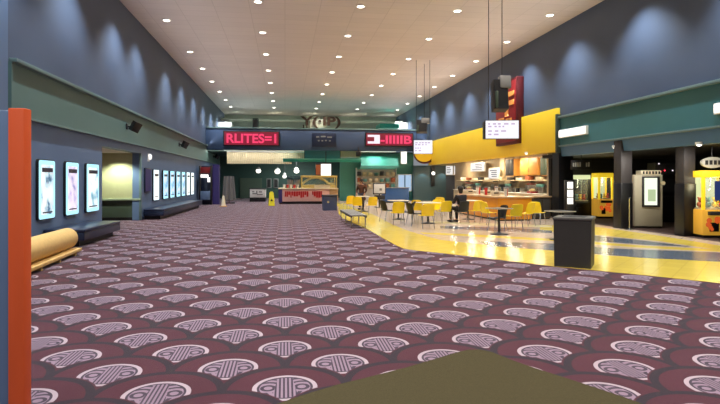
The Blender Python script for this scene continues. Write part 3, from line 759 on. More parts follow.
# ------------------------------------------------------------------ hanging screens, speakers, red sign
def hanging_screen(px0, px1, py0, py1, zc, label, wl, grp):
    p = at((px0 + px1) / 2, py1, zc); hw = (px1 - px0) / 2 * zc / F; h = (py1 - py0) * zc / F
    t = thing('hanging_screen', label, 'screen', p, -TH - .06, grp)
    MB().box(-hw, hw, -.03, .1, 0, h, .015).build('housing', 'black', t)
    MB().box(-hw - .01, -hw + .07, -.02, .34, .02, h - .02, .01).build('side_box', 'charcoal', t)
    sc = MB().box(-hw + .02, hw - .012, -.045, -.02, .015, h - .015).build('screen_face', 'screen', t)
    b = MB(); rnd = random.Random(int(px0)); rr = [(.8, 5), (.66, 4), (.42, 3), (.24, 2)]
    for z, n in rr:
        x = -hw * .82
        for k in range(n):
            w = rnd.uniform(.08, .3) * hw; b.box(x, x + w, -.055, -.04, h * z - h * .04, h * z + h * .04); x += w + rnd.uniform(.06, .2) * hw
    b.build('lettering', 'screen_lav', sc)
    for s in wl:
        MB().cyl((s * hw, .05, h), (s * hw, .05, ZC - p[2]), .012, n=8).build('hanging_wire', 'charcoal', t)
    return t
def hanging_speaker(px0, px1, py0, py1, zc, label, rx):
    p = at((px0 + px1) / 2, py1, zc); hw = (px1 - px0) / 2 * zc / F; h = (py1 - py0) * zc / F
    t = thing('hanging_speaker', label, 'speaker', p, -TH + rx, 'speakers above the hanging screens')
    MB().prism([(-.22, .08), (.12, 0), (.22, h * .9), (-.1, h)], 'x', -hw, hw).build('cabinet', 'black', t, False)
    MB().box(-hw * .1, hw * 1.5, -.14, .1, h * .72, h * 1.12, .03, rot=Matrix.Rotation(-.12, 3, 'X')).build('top_horn', 'grey', t)
    MB().box(-hw * .9, -hw * .55, -.26, -.05, h * .1, h * .62, .02).build('side_bar', 'hall_low', t)
    MB().cyl((hw * .45, .05, h * .9), (hw * .45, .05, ZC - p[2]), .012, n=8).build('hanging_wire', 'charcoal', t)
hanging_screen(485, 518.5, 120.3, 139, 16.2, 'white lit screen hanging in front of the red sign', (-.76,), 'hanging screens')
hanging_speaker(492.5, 506.5, 80, 112, 16.2, 'large black speaker with grey horn hanging over the nearer screen', .08)
hanging_screen(413.5, 432.5, 140, 154, 26.6, 'white lit screen hanging at the far end of the yellow fascia', (-.7, .72), 'hanging screens')
hanging_speaker(417, 427, 120, 133.5, 27.5, 'small black speaker hanging over the farther screen', -.2)
# red sign flat on the wall above the fascia
ya, yb = on_x(521.5, XR - .12)[1], on_x(500, XR - .12)[1]
zt, zb = 6.2, 3.2
t = thing('red_wall_sign', 'tall deep red sign with orange lettering above the yellow fascia', 'sign', (XR - .12, (ya + yb) / 2, zb))
hy, h = (yb - ya) / 2, zt - zb
B('sign_box', 'red_dark', -.22, .12, -hy, hy, 0, h, t, .03); B('face', 'red', -.25, -.18, -hy + .12, hy - .12, .12, h - .12, t, .01)
text_mesh('lettering', 'F', 'letter_orange', t, (-.27, -hy * .42, h * .62), (PI / 2, 0, -PI / 2), hy * .8, h * .36, .02)
b = MB(); b.box(-.28, -.24, hy * .25, hy * .36, h * .12, h * .42); b.box(-.28, -.24, -hy * .6, -hy * .1, h * .36, h * .4); b.box(-.28, -.24, -hy * .42, -hy * .3, h * .12, h * .4); b.box(-.28, -.24, hy * .1, hy * .6, h * .4, h * .43)
b.build('marks', 'letter_orange', t)
# round yellow blade sign at the far end of the fascia
t = thing('round_sign', 'round yellow sign with dark rim at the far end of the fascia', 'sign', (XR - .6, YB - .9, 2.72))
MB().cyl((0, -.08, .85), (0, .08, .85), .85, n=28).build('rim', 'red_dark', t); MB().cyl((-.06, -.1, .87), (-.06, .1, .87), .74, n=28).build('face', 'yellow_wall', t); MB().box(.4, .6, -.05, .05, .6, 1.1, .01).build('bracket', 'charcoal', t)
# lit white signs on the teal band
def band_sign(px0, px1, py0, py1, label):
    za, ya = on_x(px1, XR - .1); zb_, yb_ = on_x(px0, XR - .1); zc = (za + zb_) / 2
    h = (py1 - py0) * zc / F
    t = thing('lit_sign', label, 'sign', (XR - .06, (ya + yb_) / 2, z_at((py0 + py1) / 2, zc) - h / 2), 0, 'lit signs on the teal band')
    l = (yb_ - ya) / 2
    B('housing', 'white', -.1, 0, -l - .03, l + .03, -.03, h + .03, t, .01); B('face', 'sign_white', -.12, -.02, -l, l, 0, h, t, .005)
band_sign(560.5, 587, 128.8, 135.6, 'long lit white sign on the teal band next to the yellow fascia')
band_sign(716.5, 735, 103, 112, 'lit white sign on the teal band nearest the camera')
# small lights under the soffit and the fascia
def soffit_light(px, py, label, X=XR - .02, mt='lamp_white'):
    zc, y = on_x(px, X)
    t = thing('soffit_light', label, 'light', (X, y, z_at(py, zc)), 0, 'small lights under the soffit')
    MB().lathe([(.09, .06), (.09, 0), (.07, -.01)], 14).build('housing', 'white', t); MB().ball((0, 0, -.01), .065, (1, 1, .7)).build('bulb', mt, t)
    MB().box(-.03, .14, -.03, .03, .02, .06).build('bracket', 'white', t)
def soffit_beam(px, X, y_in):
    zc, y = on_x(px, X)
    ld = bpy.data.lights.new('soffit_beam', 'SPOT'); ld.energy = 130; ld.color = (1, .95, .85); ld.spot_size = 2.3; ld.spot_blend = .7; ld.shadow_soft_size = .06
    lo = bpy.data.objects.new('soffit_beam', ld); C.objects.link(lo); lo.location = (X - .1, y - .1, 2.40); lo.rotation_euler = (math.radians(35), 0, -math.radians(35))
soffit_beam(640, XR - .02, 0); soffit_beam(699, XR - .02, 0)
soffit_light(615, 147.3, 'small white light under the blue soffit by the farther pillar')
soffit_light(699, 144.3, 'small white light under the blue soffit by the nearer pillar')
soffit_light(526.5, 153.3, 'small warm light under the yellow fascia', XR - .14)

# ------------------------------------------------------------------ arcade side
def pillar(px0, px1, py, n):
    zc = F * EYE / (py - HY); pa = at(px0, 0, zc); pb = at(px1, 0, zc); w = (px1 - px0) * zc / F
    cx, cy = (pa[0] + pb[0]) / 2, (pa[1] + pb[1]) / 2 + w / 2
    struct(MB().box(cx - w / 2, cx + w / 2, cy - w / 2, cy + w / 2, 0, 1.45, .015).build('pillar_%s_cladding' % n, 'pillar_dark'))
    struct(MB().box(cx - w / 2 + .015, cx + w / 2 - .015, cy - w / 2 + .015, cy + w / 2 - .015, 1.4, 2.8, .01).build('pillar_%s' % n, 'pillar_top'))
    return cx, cy, w
pillar(620.5, 633.5, 229, 'far'); pillar(683.5, 697, 236.5, 'near')
# beige kiosk with lit screen
zc = F * EYE / (228.3 - HY); p = at(648.5, 228, zc); w = 27 * zc / F / 2; q = zc / F
t = thing('ticket_kiosk', 'beige grey cabinet with a lit vertical screen between the two pillars', 'kiosk', (p[0], p[1], 0), -TH - .1)
MB().box(-w, w, 0, .6, .06, 1.72, .02).build('cabinet', 'kiosk', t); B('plinth', 'black', -w + .02, w - .02, .03, .58, 0, .07, t)
B('top_box', 'product_c', -w * .45, w * .95, .05, .5, 1.72, 1.86, t, .02); b = MB()
for k in range(6): b.box(-w * .35 + k * w * .22, -w * .25 + k * w * .22, .03, .06, 1.74, 1.83)
b.build('marks', 'charcoal', t)
sx0, sx1 = (644 - 648.5) * q, (656 - 648.5) * q
zs0, zs1 = z_at(205, zc), z_at(178, zc)
B('screen_frame', 'charcoal', sx0 - .06, sx1 + .09, -.05, .02, zs0 - .06, zs1 + .05, t, .01); fcs = B('screen_face', 'kiosk_screen', sx0, sx1, -.06, -.03, zs0, zs1, t)
B('screen_mark', 'kiosk_mark', sx0 + .1, sx1 - .05, -.068, -.05, zs0 + .12, zs0 + .5, fcs)
MB().cyl((w - .02, -.1, 1.45), (w - .02, .0, 1.45), .06).build('card_reader', 'cream', t)
t = thing('barrier_post', 'thin chrome barrier post beside the farther black pillar', 'post', (*floor_pt(629.5, 230), 0))
MB().lathe([(.02, .04), (.02, .95), (.03, .97), (.02, 1.0)], 12).build('pole', 'chrome', t); MB().lathe([(.15, 0), (.15, .02), (.05, .05), (.02, .06)], 18).build('base', 'chrome', t)
# prize machines
def prize_machine(px0, px1, pbase, ptop, label, style, nick, rz=0):
    zc = F * EYE / (pbase - HY); p = at((px0 + px1) / 2, pbase, zc); w = (px1 - px0) / 2 * zc / F; H = z_at(ptop, zc)
    t = thing('prize_machine', label, 'arcade machine', (p[0], p[1], 0), -TH + rz, 'prize machines')
    d = min(.9, w * 2.2)
    fm = {'yellow': 'machine_yellow', 'dark': 'black'}[style]
    zw0, zw1 = H * (.42 if style == 'yellow' else .38), H * .9
    B('base_cabinet', 'machine_tan' if style == 'yellow' else 'black', -w, w, 0, d, .08, zw0, t, .02)
    B('plinth', 'black', -w + .02, w - .02, .02, d - .02, 0, .08, t)
    B('header', fm if style == 'yellow' else 'machine_window', -w, w, -.02, d, zw1, H, t, .02)
    for x in (-w, w - .07):
        for y in (0, d - .07): B('corner_post', fm, x, x + .07, y, y + .07, zw0, zw1, t)
    B('back_panel', 'machine_window', -w + .02, w - .02, d - .06, d - .01, zw0, zw1, t)
    B('window_glass', 'glass', -w + .05, w - .05, .02, .035, zw0, zw1, t)
    B('shelf', 'cream', -w + .04, w - .04, .08, d - .08, zw0, zw0 + .04, t)
    MB().tube([(0, d / 2, zw1), (0, d / 2, zw1 - .3), (-.06, d / 2, zw1 - .36)], .02).build('claw', 'chrome', t)
    B('control_panel', 'charcoal', -w * .7, w * .7, -.12, .02, zw0 - .14, zw0 - .04, t, .02); B('prize_door', 'black', -w * .6, -.02, -.015, .02, .18, .42, t, .01)
    if style == 'yellow':
        b = MB()
        for k in range(10): b.ball((random.uniform(-w * .7, w * .7), -.005, random.uniform(.2, zw0 - .2)), .07, (1, .2, 1), 10)
        b.build('graphic', 'machine_orange', t)
    # prizes: soft toys
    for k in range(4):
        c = ['product_a', 'product_b', 'yellow', 'cup_red'][k]
        x = -w * .66 + k * w * .44
        o = thing('soft_toy', '%s soft toy, %s along the window of the %s' % (['rust', 'teal', 'yellow', 'red'][k], ORD[k], nick), 'toy', (0, 0, 0), 0, 'soft toys in the prize machines')
        wp = Matrix.Rotation(-TH + rz, 3, 'Z') @ Vector((x, d * .45, 0)); o.location = (p[0] + wp.x, p[1] + wp.y, zw0 + .043); o.rotation_euler = (0, 0, -TH + rz)
        r_ = min(.12, w * .2)
        MB().ball((0, 0, r_), r_).build('body', c, o); MB().ball((0, -.02, r_ * 2.5), r_ * .75).build('head', c, o)
        MB().ball((-r_ * .6, 0, r_ * 3.1), r_ * .28, n=8).build('ear', c, o); MB().ball((r_ * .6, 0, r_ * 3.1), r_ * .28, n=8).build('ear', c, o)
    ld = bpy.data.lights.new('machine_light', 'POINT'); ld.energy = 14; ld.color = (1, .92, .6); ld.shadow_soft_size = .1
    lo = bpy.data.objects.new('machine_light', ld); C.objects.link(lo); wp = Matrix.Rotation(-TH + rz, 3, 'Z') @ Vector((0, .12, 0)); lo.location = (p[0] + wp.x, p[1] + wp.y, zw1 - .1)
    return t, w, H, zw0, zw1
prize_machine(598.5, 613.5, 218.5, 173, 'yellow lit prize machine beside the farther pillar, orange below', 'yellow', 'machine by the farther pillar')
prize_machine(573, 590.5, 217.5, 175, 'black prize machine with a wide pale lit window', 'dark', 'black prize machine')
t, w, H, a0, a1 = prize_machine(703.5, 736, 238.5, 170.5, 'yellow lit prize machine beside the nearer pillar, blue window graphic', 'yellow', 'machine by the nearer pillar', -.1)
B('window_graphic', 'machine_blue', -w * .3, w * .5, -.01, .0, a0 + .25, a1 - .1, t)
# oval sign above the nearer machine
zc = 14.4; p = at(713, 162.5, zc)
t = thing('oval_sign', 'silver oval sign above the nearer yellow prize machine', 'sign', p, -TH - .1)
MB().cyl((0, 0, 0), (0, .08, 0), .2, n=24).build('plate', 'oval', t)
for v in t.children[0].data.vertices: v.co.x *= 1.5; v.co.z *= .75
b = MB()
for k in range(4): b.box(-.2 + k * .11, -.13 + k * .11, -.015, .01, -.06, .06)
b.build('marks', 'charcoal', t); MB().cyl((0, .05, .1), (0, .05, 2.47 - p[2]), .015).build('hanger', 'charcoal', t)
# white vertical light strip and faint sign
zc = 19.0; p = at(570, 204, zc)
t = thing('light_strip_stand', 'narrow white lit column at the arcade entrance', 'light', (p[0], p[1], 0), -TH)
hw = 3 * zc / F; z0_, z1_ = z_at(204, zc), z_at(182, zc)
B('post', 'black', -hw - .02, hw + .02, 0, .25, 0, z1_ + .06, t, .01); B('lit_face', 'sign_white', -hw + .01, hw - .01, -.03, .02, z0_, z1_, t)
B('band', 'grey', -hw, hw, -.04, 0, z0_ + .22, z0_ + .26, t); B('band', 'grey', -hw, hw, -.04, 0, z0_ + .5, z0_ + .56, t)
zc = 19.5; p = at(581.5, 168, zc)
t = thing('hanging_sign', 'small black sign with faint grey lettering inside the arcade', 'sign', p, -TH)
B('board', 'black', -.38, .38, 0, .05, -.05, .28, t, .01); b = MB(); rnd = random.Random(5)
for k in range(8):
    if k in (4, 5): continue
    b.box(-.32 + k * .08, -.27 + k * .08, -.015, .01, .05, .05 + rnd.uniform(.08, .17))
b.build('lettering', 'oval', t); MB().cyl((0, .02, .28), (0, .02, 2.47 - p[2]), .012).build('hanger', 'charcoal', t)
# dark machine with red lights at the back of the arcade
zc = 19.5; p = at(667, 215, zc)
t = thing('arcade_cabinet', 'black arcade cabinet with small red and white lights between kiosk and pillar', 'arcade machine', (p[0], p[1], 0), -TH - .1)
MB().prism([(0, 0), (0, .95), (.15, 1.05), (.3, 1.6), (.1, 1.75), (.1, 2.2), (.8, 2.2), (.8, 0)], 'x', -.36, .36).build('cabinet', 'black', t, False)
B('marquee', 'charcoal', -.32, .32, .07, .12, 1.8, 2.15, t, .01); B('control_deck', 'charcoal', -.33, .33, -.1, .2, .93, 1.0, t, .01)
for x, z, mt in ((-.26, 2.35 - .2, 'led_white'), (-.06, 1.9, 'red_led'), (.22, 1.9, 'led_white'), (-.2, 1.86, 'red_led')): MB().ball((x, .05, z), .028, n=8).build('indicator', mt, t)

# ------------------------------------------------------------------ food counter
zc = F * EYE / (221 - HY); pa = at(497, 221, zc); pb = at(533, 221, zc)
cx0, cx1, cy = pa[0], pb[0], (pa[1] + pb[1]) / 2
t = thing('food_counter', 'long ochre orange food counter running back along the yellow fascia', 'counter', ((cx0 + cx1) / 2, cy, 0))
hw = (cx1 - cx0) / 2
B('end_panel', 'counter', -hw, hw, 0, .12, .06, .86, t, .015); B('side_panel', 'counter', -hw, -hw + .12, .12, 4.6, .06, .86, t, .01); B('inner_panel', 'counter_dark', hw - .1, hw, .12, 4.6, .06, .86, t)
B('plinth', 'counter_dark', -hw + .04, hw - .04, .05, 4.5, 0, .06, t); MB().box(-hw - .06, hw + .05, -.06, 4.7, .86, .92, .015).build('countertop', 'top', t)
CX, CY, CHW = t.location.x, cy, hw
zc = F * EYE / (219.5 - HY); pa = at(533.5, 219, zc); pb = at(552, 219, zc)
t = thing('service_counter', 'dark brown counter section between ochre counter and arcade divider', 'counter', ((pa[0] + pb[0]) / 2, pa[1], 0))
w = (pb[0] - pa[0]) / 2
B('body', 'counter_dark', -w, w, 0, .7, .05, .86, t, .01); B('plinth', 'black', -w + .03, w - .03, .03, .68, 0, .05, t); B('countertop', 'top', -w - .02, w + .02, -.04, .72, .86, .92, t, .01)
B('door', 'bin', -w + .05, -.02, -.02, .02, .1, .82, t, .008); B('door', 'bin', .02, w - .05, -.02, .02, .1, .82, t, .008)
# wall units of the kitchen (along the back wall)
def kbox(nm, lab, cat, px0, px1, py0, py1, X, d, mt, grp=None, extra=None):
    za, ya = on_x(px1, X); zb_, yb_ = on_x(px0, X); zc = (za + zb_) / 2
    z0, z1 = z_at(py1, zc), z_at(py0, zc); l = (yb_ - ya) / 2
    t = thing(nm, lab, cat, (X, (ya + yb_) / 2, z0), 0, grp)
    if extra: extra(t, l, z1 - z0, d, mt)
    else: B('body', mt, 0, d, -l, l, 0, z1 - z0, t, .01)
    return t
def cab(t, l, h, d, mt):
    B('body', 'wood', .02, d, -l, l, 0, h, t, .01); B('door', mt, 0, .03, -l + .02, -.01, .02, h - .02, t, .006); B('door', mt, 0, .03, .01, l - .02, .02, h - .02, t, .006)
    b = MB(); b.cyl((-.02, -.06, h * .2), (-.02, -.06, h * .4), .012); b.build('handle', 'chrome', t)
def board(t, l, h, d, mt):
    B('frame', 'white', 0, d, -l, l, 0, h, t, .01); f = B('face', mt, -.015, .02, -l + .04, l - .04, .04, h - .04, t)
    b = MB(); n = 4
    for k in range(n): b.box(-.025, -.01, -l * .7, l * random.uniform(.1, .7), h * (.2 + .18 * k), h * (.2 + .18 * k) + h * .07)
    b.build('print', 'menu_mark', f)
XF = XK - .4
kbox('wall_cabinet', 'oak wall cabinet pair glowing orange behind the counter', 'cabinet', 519.5, 538, 158, 175.5, XF, .38, 'wood', 'wall units behind the counter', cab)
kbox('glass_cabinet', 'greenish glass wall cabinet nearest the arcade divider', 'cabinet', 540, 550.5, 156.5, 175.5, XF, .38, 'hall_low', 'wall units behind the counter', cab)
kbox('wall_cabinet', 'dark grey wall cabinet between the two cream posts', 'cabinet', 505.5, 513.5, 159, 176, XF, .38, 'product_d', 'wall units behind the counter', cab)
for i, (a, b_) in enumerate([(499.5, 504), (514.5, 518.5), (554.6, 557.5)]):
    struct(MB().box(XK - .06, XK, *sorted((on_x(a, XK - .06)[1], on_x(b_, XK - .06)[1])), 0, 2.9, .01).build('pillar_kitchen' + ['', '_middle', '_near'][i], 'cream'))
kbox('menu_board', 'pale blue white menu board left of the bright cream post', 'menu board', 488.5, 498.5, 168, 179, XF, .1, 'menu', 'lit menu boards', board)
kbox('menu_board', 'white menu board at the far corner of the kitchen wall', 'menu board', 470.5, 484.5, 162.5, 171.5, XF, .1, 'menu', 'lit menu boards', board)
for i, (a, b_) in enumerate([(445.5, 453), (453.8, 461.5)]):
    t, hw, h = fthing('menu_board', ['lit menu board on the kitchen end wall next to the teal panel', 'lit menu board on the kitchen end wall nearer the fascia'][i], 'menu board', a, b_, 165.5, 175, YB + .1, 'lit menu boards')
    B('frame', 'white', -hw, hw, 0, .1, 0, h, t, .01); fc = B('face', 'menu', -hw + .03, hw - .03, -.02, .02, .04, h - .04, t)
    b = MB(); [b.box(-hw * .7, hw * random.uniform(0, .7), -.03, -.01, h * (.2 + .18 * k), h * (.27 + .18 * k)) for k in range(4)]; b.build('print', 'menu_mark', fc)
t, hw, h = fthing('service_door', 'dark doorway panel below the lit menu boards on the kitchen end wall', 'door panel', 446, 465, 176, 203, YB + .14, floor=True)
B('door_leaf', 'product_d', -hw, hw, 0, .05, 0, h, t); B('frame', 'charcoal', -hw - .06, hw + .06, .01, .06, 0, h + .06, t); MB().box(-.05, .05, -.05, .02, 1.0, 1.1, .01).build('handle', 'chrome', t)
t, hw, h = fthing('tall_unit', 'tall pale refrigerator at the far corner of the kitchen', 'refrigerator', 466, 471, 164, 203, YB - .9, floor=True)
B('body', 'white', -hw, hw, .03, .8, 0, h, t, .02); B('door', 'white', -hw, hw, -.03, .04, .08, h * .55, t, .02); B('door', 'white', -hw, hw, -.03, .04, h * .57, h - .02, t, .02); MB().cyl((hw - .08, -.06, h * .6), (hw - .08, -.06, h * .8), .02).build('handle', 'chrome', t)
# back counter and machines on it
by0, by1 = y_y0 + 3.2, 36.4
t = thing('back_counter', 'pale back counter along the kitchen wall', 'counter', (XK - .42, (by0 + by1) / 2, 0))
B('body', 'cream', -.3, .34, -(by1 - by0) / 2, (by1 - by0) / 2, .08, .86, t, .01); B('plinth', 'black', -.26, .34, -(by1 - by0) / 2, (by1 - by0) / 2, 0, .08, t); B('countertop', 'white', -.36, .34, -(by1 - by0) / 2, (by1 - by0) / 2, .86, .9, t, .01)
shelf_y = (by0 + by1) / 2
t = thing('wall_shelf', 'long pale shelf under the wall cabinets behind the counter', 'shelf', (XK - .33, shelf_y, 1.5))
B('board', 'cream', -.2, .25, -(by1 - by0) / 2, (by1 - by0) / 2, 0, .05, t, .01)
for k in range(6): B('bracket', 'grey', -.05, .25, -(by1 - by0) / 2 + .3 + k * 2.4, -(by1 - by0) / 2 + .34 + k * 2.4, -.09, 0, t)
kinds = ['coffee_machine', 'drink_dispenser', 'popcorn_kettle', 'fryer', 'microwave', 'drink_dispenser', 'coffee_machine', 'syrup_rack', 'fryer', 'microwave', 'drink_dispenser', 'coffee_machine', 'popcorn_kettle', 'microwave', 'fryer']
cnt = {}
for i, kd in enumerate(kinds):
    y = by0 + .5 + i * (by1 - by0 - 1.0) / (len(kinds) - 1); n = cnt.get(kd, 0); cnt[kd] = n + 1
    desc = {'coffee_machine': 'dark coffee machine', 'drink_dispenser': 'steel drink dispenser', 'popcorn_kettle': 'glass popcorn kettle', 'fryer': 'steel fryer', 'microwave': 'black microwave', 'syrup_rack': 'dark syrup rack'}[kd]
    t = thing(kd, '%s on the back counter, %s of its kind from the arcade end' % (desc, ORD[n]), kd.split('_')[-1] if kd != 'coffee_machine' else 'coffee machine', (XK - .42, y, .902), PI / 2 * 3, 'machines on the back counter'); t.scale = (.8, .8, .7)
    if kd == 'coffee_machine':
        B('body', 'product_d', -.22, .22, -.05, .25, 0, .55, t, .02); B('head', 'charcoal', -.23, .23, -.22, .1, .36, .58, t, .02); MB().cyl((0, -.12, .04), (0, -.12, .2), .08).build('jug', 'glass', t); B('drip_tray', 'steel', -.2, .2, -.22, 0, 0, .03, t)
    elif kd == 'drink_dispenser':
        B('body', 'steel', -.3, .3, -.05, .25, 0, .62, t, .02); B('header', 'product_b', -.3, .3, -.2, .1, .44, .64, t, .02); B('drip_tray', 'black', -.28, .28, -.22, 0, 0, .04, t)
        for k in range(4): MB().cyl((-.21 + k * .14, -.15, .34), (-.21 + k * .14, -.15, .44), .025).build('tap', 'chrome', t)
    elif kd == 'popcorn_kettle':
        B('glass_case', 'glass', -.28, .28, -.2, .24, .12, .6, t); B('base', 'red', -.3, .3, -.22, .26, 0, .12, t, .01); B('roof', 'red', -.3, .3, -.22, .26, .6, .68, t, .02); MB().ball((0, 0, .2), .2, (1.1, .9, .6)).build('popcorn', 'popcorn', t)['kind'] = 'stuff'
    elif kd == 'fryer':
        B('body', 'steel', -.25, .25, -.2, .25, 0, .32, t, .02); B('back_panel', 'steel', -.25, .25, .18, .25, .3, .55, t, .01); MB().cyl((0, -.32, .34), (0, -.1, .34), .02).build('basket_handle', 'black', t); B('basket', 'charcoal', -.16, .16, -.12, .14, .28, .36, t, .01)
    elif kd == 'microwave':
        B('body', 'black', -.27, .27, -.16, .24, 0, .32, t, .02); B('door', 'charcoal', -.26, .1, -.19, -.14, .02, .3, t, .01); B('control_panel', 'grey', .12, .25, -.18, -.15, .03, .29, t)
    else:
        B('frame', 'charcoal', -.3, .3, -.1, .22, 0, .06, t); 
        for k in range(4): MB().lathe([(.05, .06), (.05, .3), (.02, .38), (.02, .42)], 12, (-.21 + k * .14, 0, 0)).build('bottle', ['product_a', 'product_c', 'purple', 'wood'][k], t)
# cups and boxes on the long counter and on the shelf
for i in range(9):
    y = CY + .4 + i * .5; mt = ['cup_white', 'cup_red', 'product_c'][i % 3]
    t = thing('napkin_box' if i % 3 == 2 else 'cup_stack', '%s on the ochre counter, %s item from its near end' % (['white stack of cups', 'red stack of cups', 'cream napkin box'][i % 3], ORD[i]), 'box' if i % 3 == 2 else 'cups', (CX - CHW * .3 + .25 * (i % 2), y, .92), 0, 'items on the ochre counter')
    if i % 3 == 2: B('body', mt, -.14, .14, -.1, .1, 0, .2, t, .02); B('slot', 'black', -.1, .1, -.105, -.09, .08, .13, t)
    else:
        MB().lathe([(.05, 0), (.07, .3), (.075, .32), (.06, .318)], 14).build('cup', mt, t); MB().lathe([(.076, .3), (.08, .34), (.06, .35)], 14).build('rim', 'grey', t)
for i in range(12):
    if i == 6: continue
    y = by0 + .6 + i * 1.12; mt = ['product_d', 'product_c', 'product_a', 'white'][i % 4]
    o = MB().box(-.13, .13, -.22, .22, 0, .12 + .03 * (i % 3), .015).build('storage_box', mt); o.location = (XK - .33, y, 1.552)
    tag(o, '%s storage box on the shelf behind the counter, %s from the arcade end' % (['dark', 'cream', 'rust', 'white'][i % 4], ORD[i]), 'box', 'boxes on the kitchen shelf')
# kitchen lamps
for k in range(5):
    y = by0 + .2 + k * 3.1
    t = thing('kitchen_light', 'warm square ceiling light over the kitchen, %s from the arcade end' % ORD[k], 'ceiling light', (XK - 1.0, y, 2.9), 0, 'kitchen ceiling lights')
    B('frame', 'white', -.32, .32, -.32, .32, -.03, 0, t); B('diffuser', 'lamp_white', -.28, .28, -.28, .28, -.04, -.02, t)
    ld = bpy.data.lights.new('kitchen_lamp', 'AREA'); ld.energy = 95; ld.size = .55; ld.color = (1, .84, .58)
    lo = bpy.data.objects.new('kitchen_lamp', ld); C.objects.link(lo); lo.location = (XK - 1.0, y, 2.84)

# ------------------------------------------------------------------ tables, chairs, bench, bins
def make_chair(shell, label):
    t = thing('cafe_chair', label, 'chair', (0, 0, 0), 0, 'cafe chairs')          # faces +y, back towards -y
    MB().sheet(lambda u, v: ((u - .5) * .46, -.2 + .43 * v, .455 + .02 * (2 * u - 1) ** 2 - .025 * math.sin(PI * v) - .05 * max(0, v - .8) * 2), 8, 8, .022).build('seat', shell, t)
    MB().sheet(lambda u, v: ((u - .5) * (.44 + .04 * math.sin(PI * v)), -.2 - .12 * v ** 1.3 + .06 * (2 * u - 1) ** 2, .44 + .42 * v - .03 * (2 * u - 1) ** 4 * v), 10, 8, .024).build('backrest', shell, t)
    for sx in (-1, 1):
        MB().tube([(sx * .19, .19, .44), (sx * .215, .22, .2), (sx * .225, .24, 0)], .013).build('leg', 'chrome', t)
        MB().tube([(sx * .19, -.17, .44), (sx * .21, -.22, .2), (sx * .225, -.26, 0)], .013).build('leg', 'chrome', t)
    MB().tube([(-.18, -.16, .435), (.18, -.16, .435)], .011).tube([(-.18, .18, .43), (.18, .18, .43)], .011).build('seat_frame', 'chrome', t)
    t.scale = (.88, .88, .92)
    return t
def make_table(mt, label, r=.42, square=True):
    t = thing('cafe_table', label, 'table', (0, 0, 0), 0, 'cafe tables')
    if square: MB().box(-r, r, -r, r, .72, .75, .012).build('tabletop', mt, t)
    else: MB().cyl((0, 0, .72), (0, 0, .75), r, n=28).build('tabletop', mt, t)
    MB().box(-r - .006, r + .006, -r - .006, r + .006, .726, .744, .004).build('edge_band', 'table_pale', t) if square else MB().cyl((0, 0, .726), (0, 0, .744), r + .006, n=28).build('edge_band', 'table_pale', t)
    MB().cyl((0, 0, .03), (0, 0, .72), .035).build('column', 'charcoal', t); MB().lathe([(.26, 0), (.26, .015), (.08, .04), (.035, .07)], 20).build('base', 'charcoal', t)
    return t
ch0 = {}
def chair(px, py, rz, kind, label):
    loc = (*floor_pt(px, py), TZ + .003)
    if kind not in ch0:
        ch0[kind] = make_chair(kind, label); ch0[kind].location = loc; ch0[kind].rotation_euler = (0, 0, rz)
    else: dup(ch0[kind], loc, rz, label)
tb0 = {}
def table(px, py, rz, kind, label, square=True):
    loc = (*floor_pt(px, py), TZ + .003)
    if kind not in tb0:
        tb0[kind] = make_table(kind, label, r=.35 if kind != 'table_top' else .27, square=square); tb0[kind].location = loc; tb0[kind].rotation_euler = (0, 0, rz)
    else: dup(tb0[kind], loc, rz, label)
Y_ = 'yellow'; K_ = 'black'
chair(348.5, 212.5, .4, Y_, 'yellow chair farthest along the tile edge, past the slatted bench')
chair(357.5, 214.5, -.2, Y_, 'yellow chair between the slatted bench and the brown coated person')
chair(371.5, 214.5, .15, Y_, 'yellow chair in front of the brown coated person')
chair(397.5, 224.8, .0, Y_, 'yellow chair turned to the pale table beside two black chairs')
chair(387.5, 221.5, -1.2, K_, 'black chair before the blue shop counter, beside the pale table')
chair(407.6, 223.8, 1.1, K_, 'black chair between the two big groups of yellow chairs')
chair(426, 228.5, .1, Y_, 'nearest yellow chair of the group under the farther hanging screen')
chair(419, 221, -.7, Y_, 'yellow chair beside a table, behind the nearest chair under the farther screen')
chair(433.5, 220.5, 2.2, Y_, 'yellow chair across the table from the nearest one under the farther screen')
chair(414.5, 226, -1.3, K_, 'low black chair touching the nearest yellow chair under the farther screen')
chair(444, 222.8, .2, Y_, 'yellow chair just beside the seated person in dark clothes')
chair(441.5, 215.5, -.6, Y_, 'yellow chair behind the one beside the seated person')
chair(474.5, 222, .4, Y_, 'yellow chair at the far side of the ochre counter chairs')
chair(488.5, 224.5, -1.3, Y_, 'yellow chair side on before the ochre counter')
chair(465, 211.5, 1.2, Y_, 'yellow chair far back along the long side of the ochre counter')
chair(513.5, 229, .15, Y_, 'yellow chair with its back out before the ochre counter end')
chair(537.5, 224.5, -.9, Y_, 'yellow chair at the dark counter section beside the black bin')
chair(526, 226, .5, Y_, 'yellow chair pushed close under the ochre counter end')
chair(497.5, 232, 1.7, K_, 'black chair at the dark table in front of the ochre counter')
table(398.5, 219.5, .1, 'table_pale', 'pale square table by the two black chairs')
table(428, 223.5, .2, 'table_pale', 'pale square table under the farther hanging screen')
table(363, 211.5, .0, 'table_pale', 'pale square table before the brown coated person')
table(468, 219.5, .15, 'table_pale', 'pale square table beside the seated person in dark clothes')
table(499, 234.5, .25, 'table_top', 'dark topped table in front of the ochre counter')
table(560, 240, .3, 'table_top', 'dark topped table half hidden behind the black bin')
for i, (px, py, h, mt) in enumerate([(569.5, 238.5, .78, 0)]):
    pass
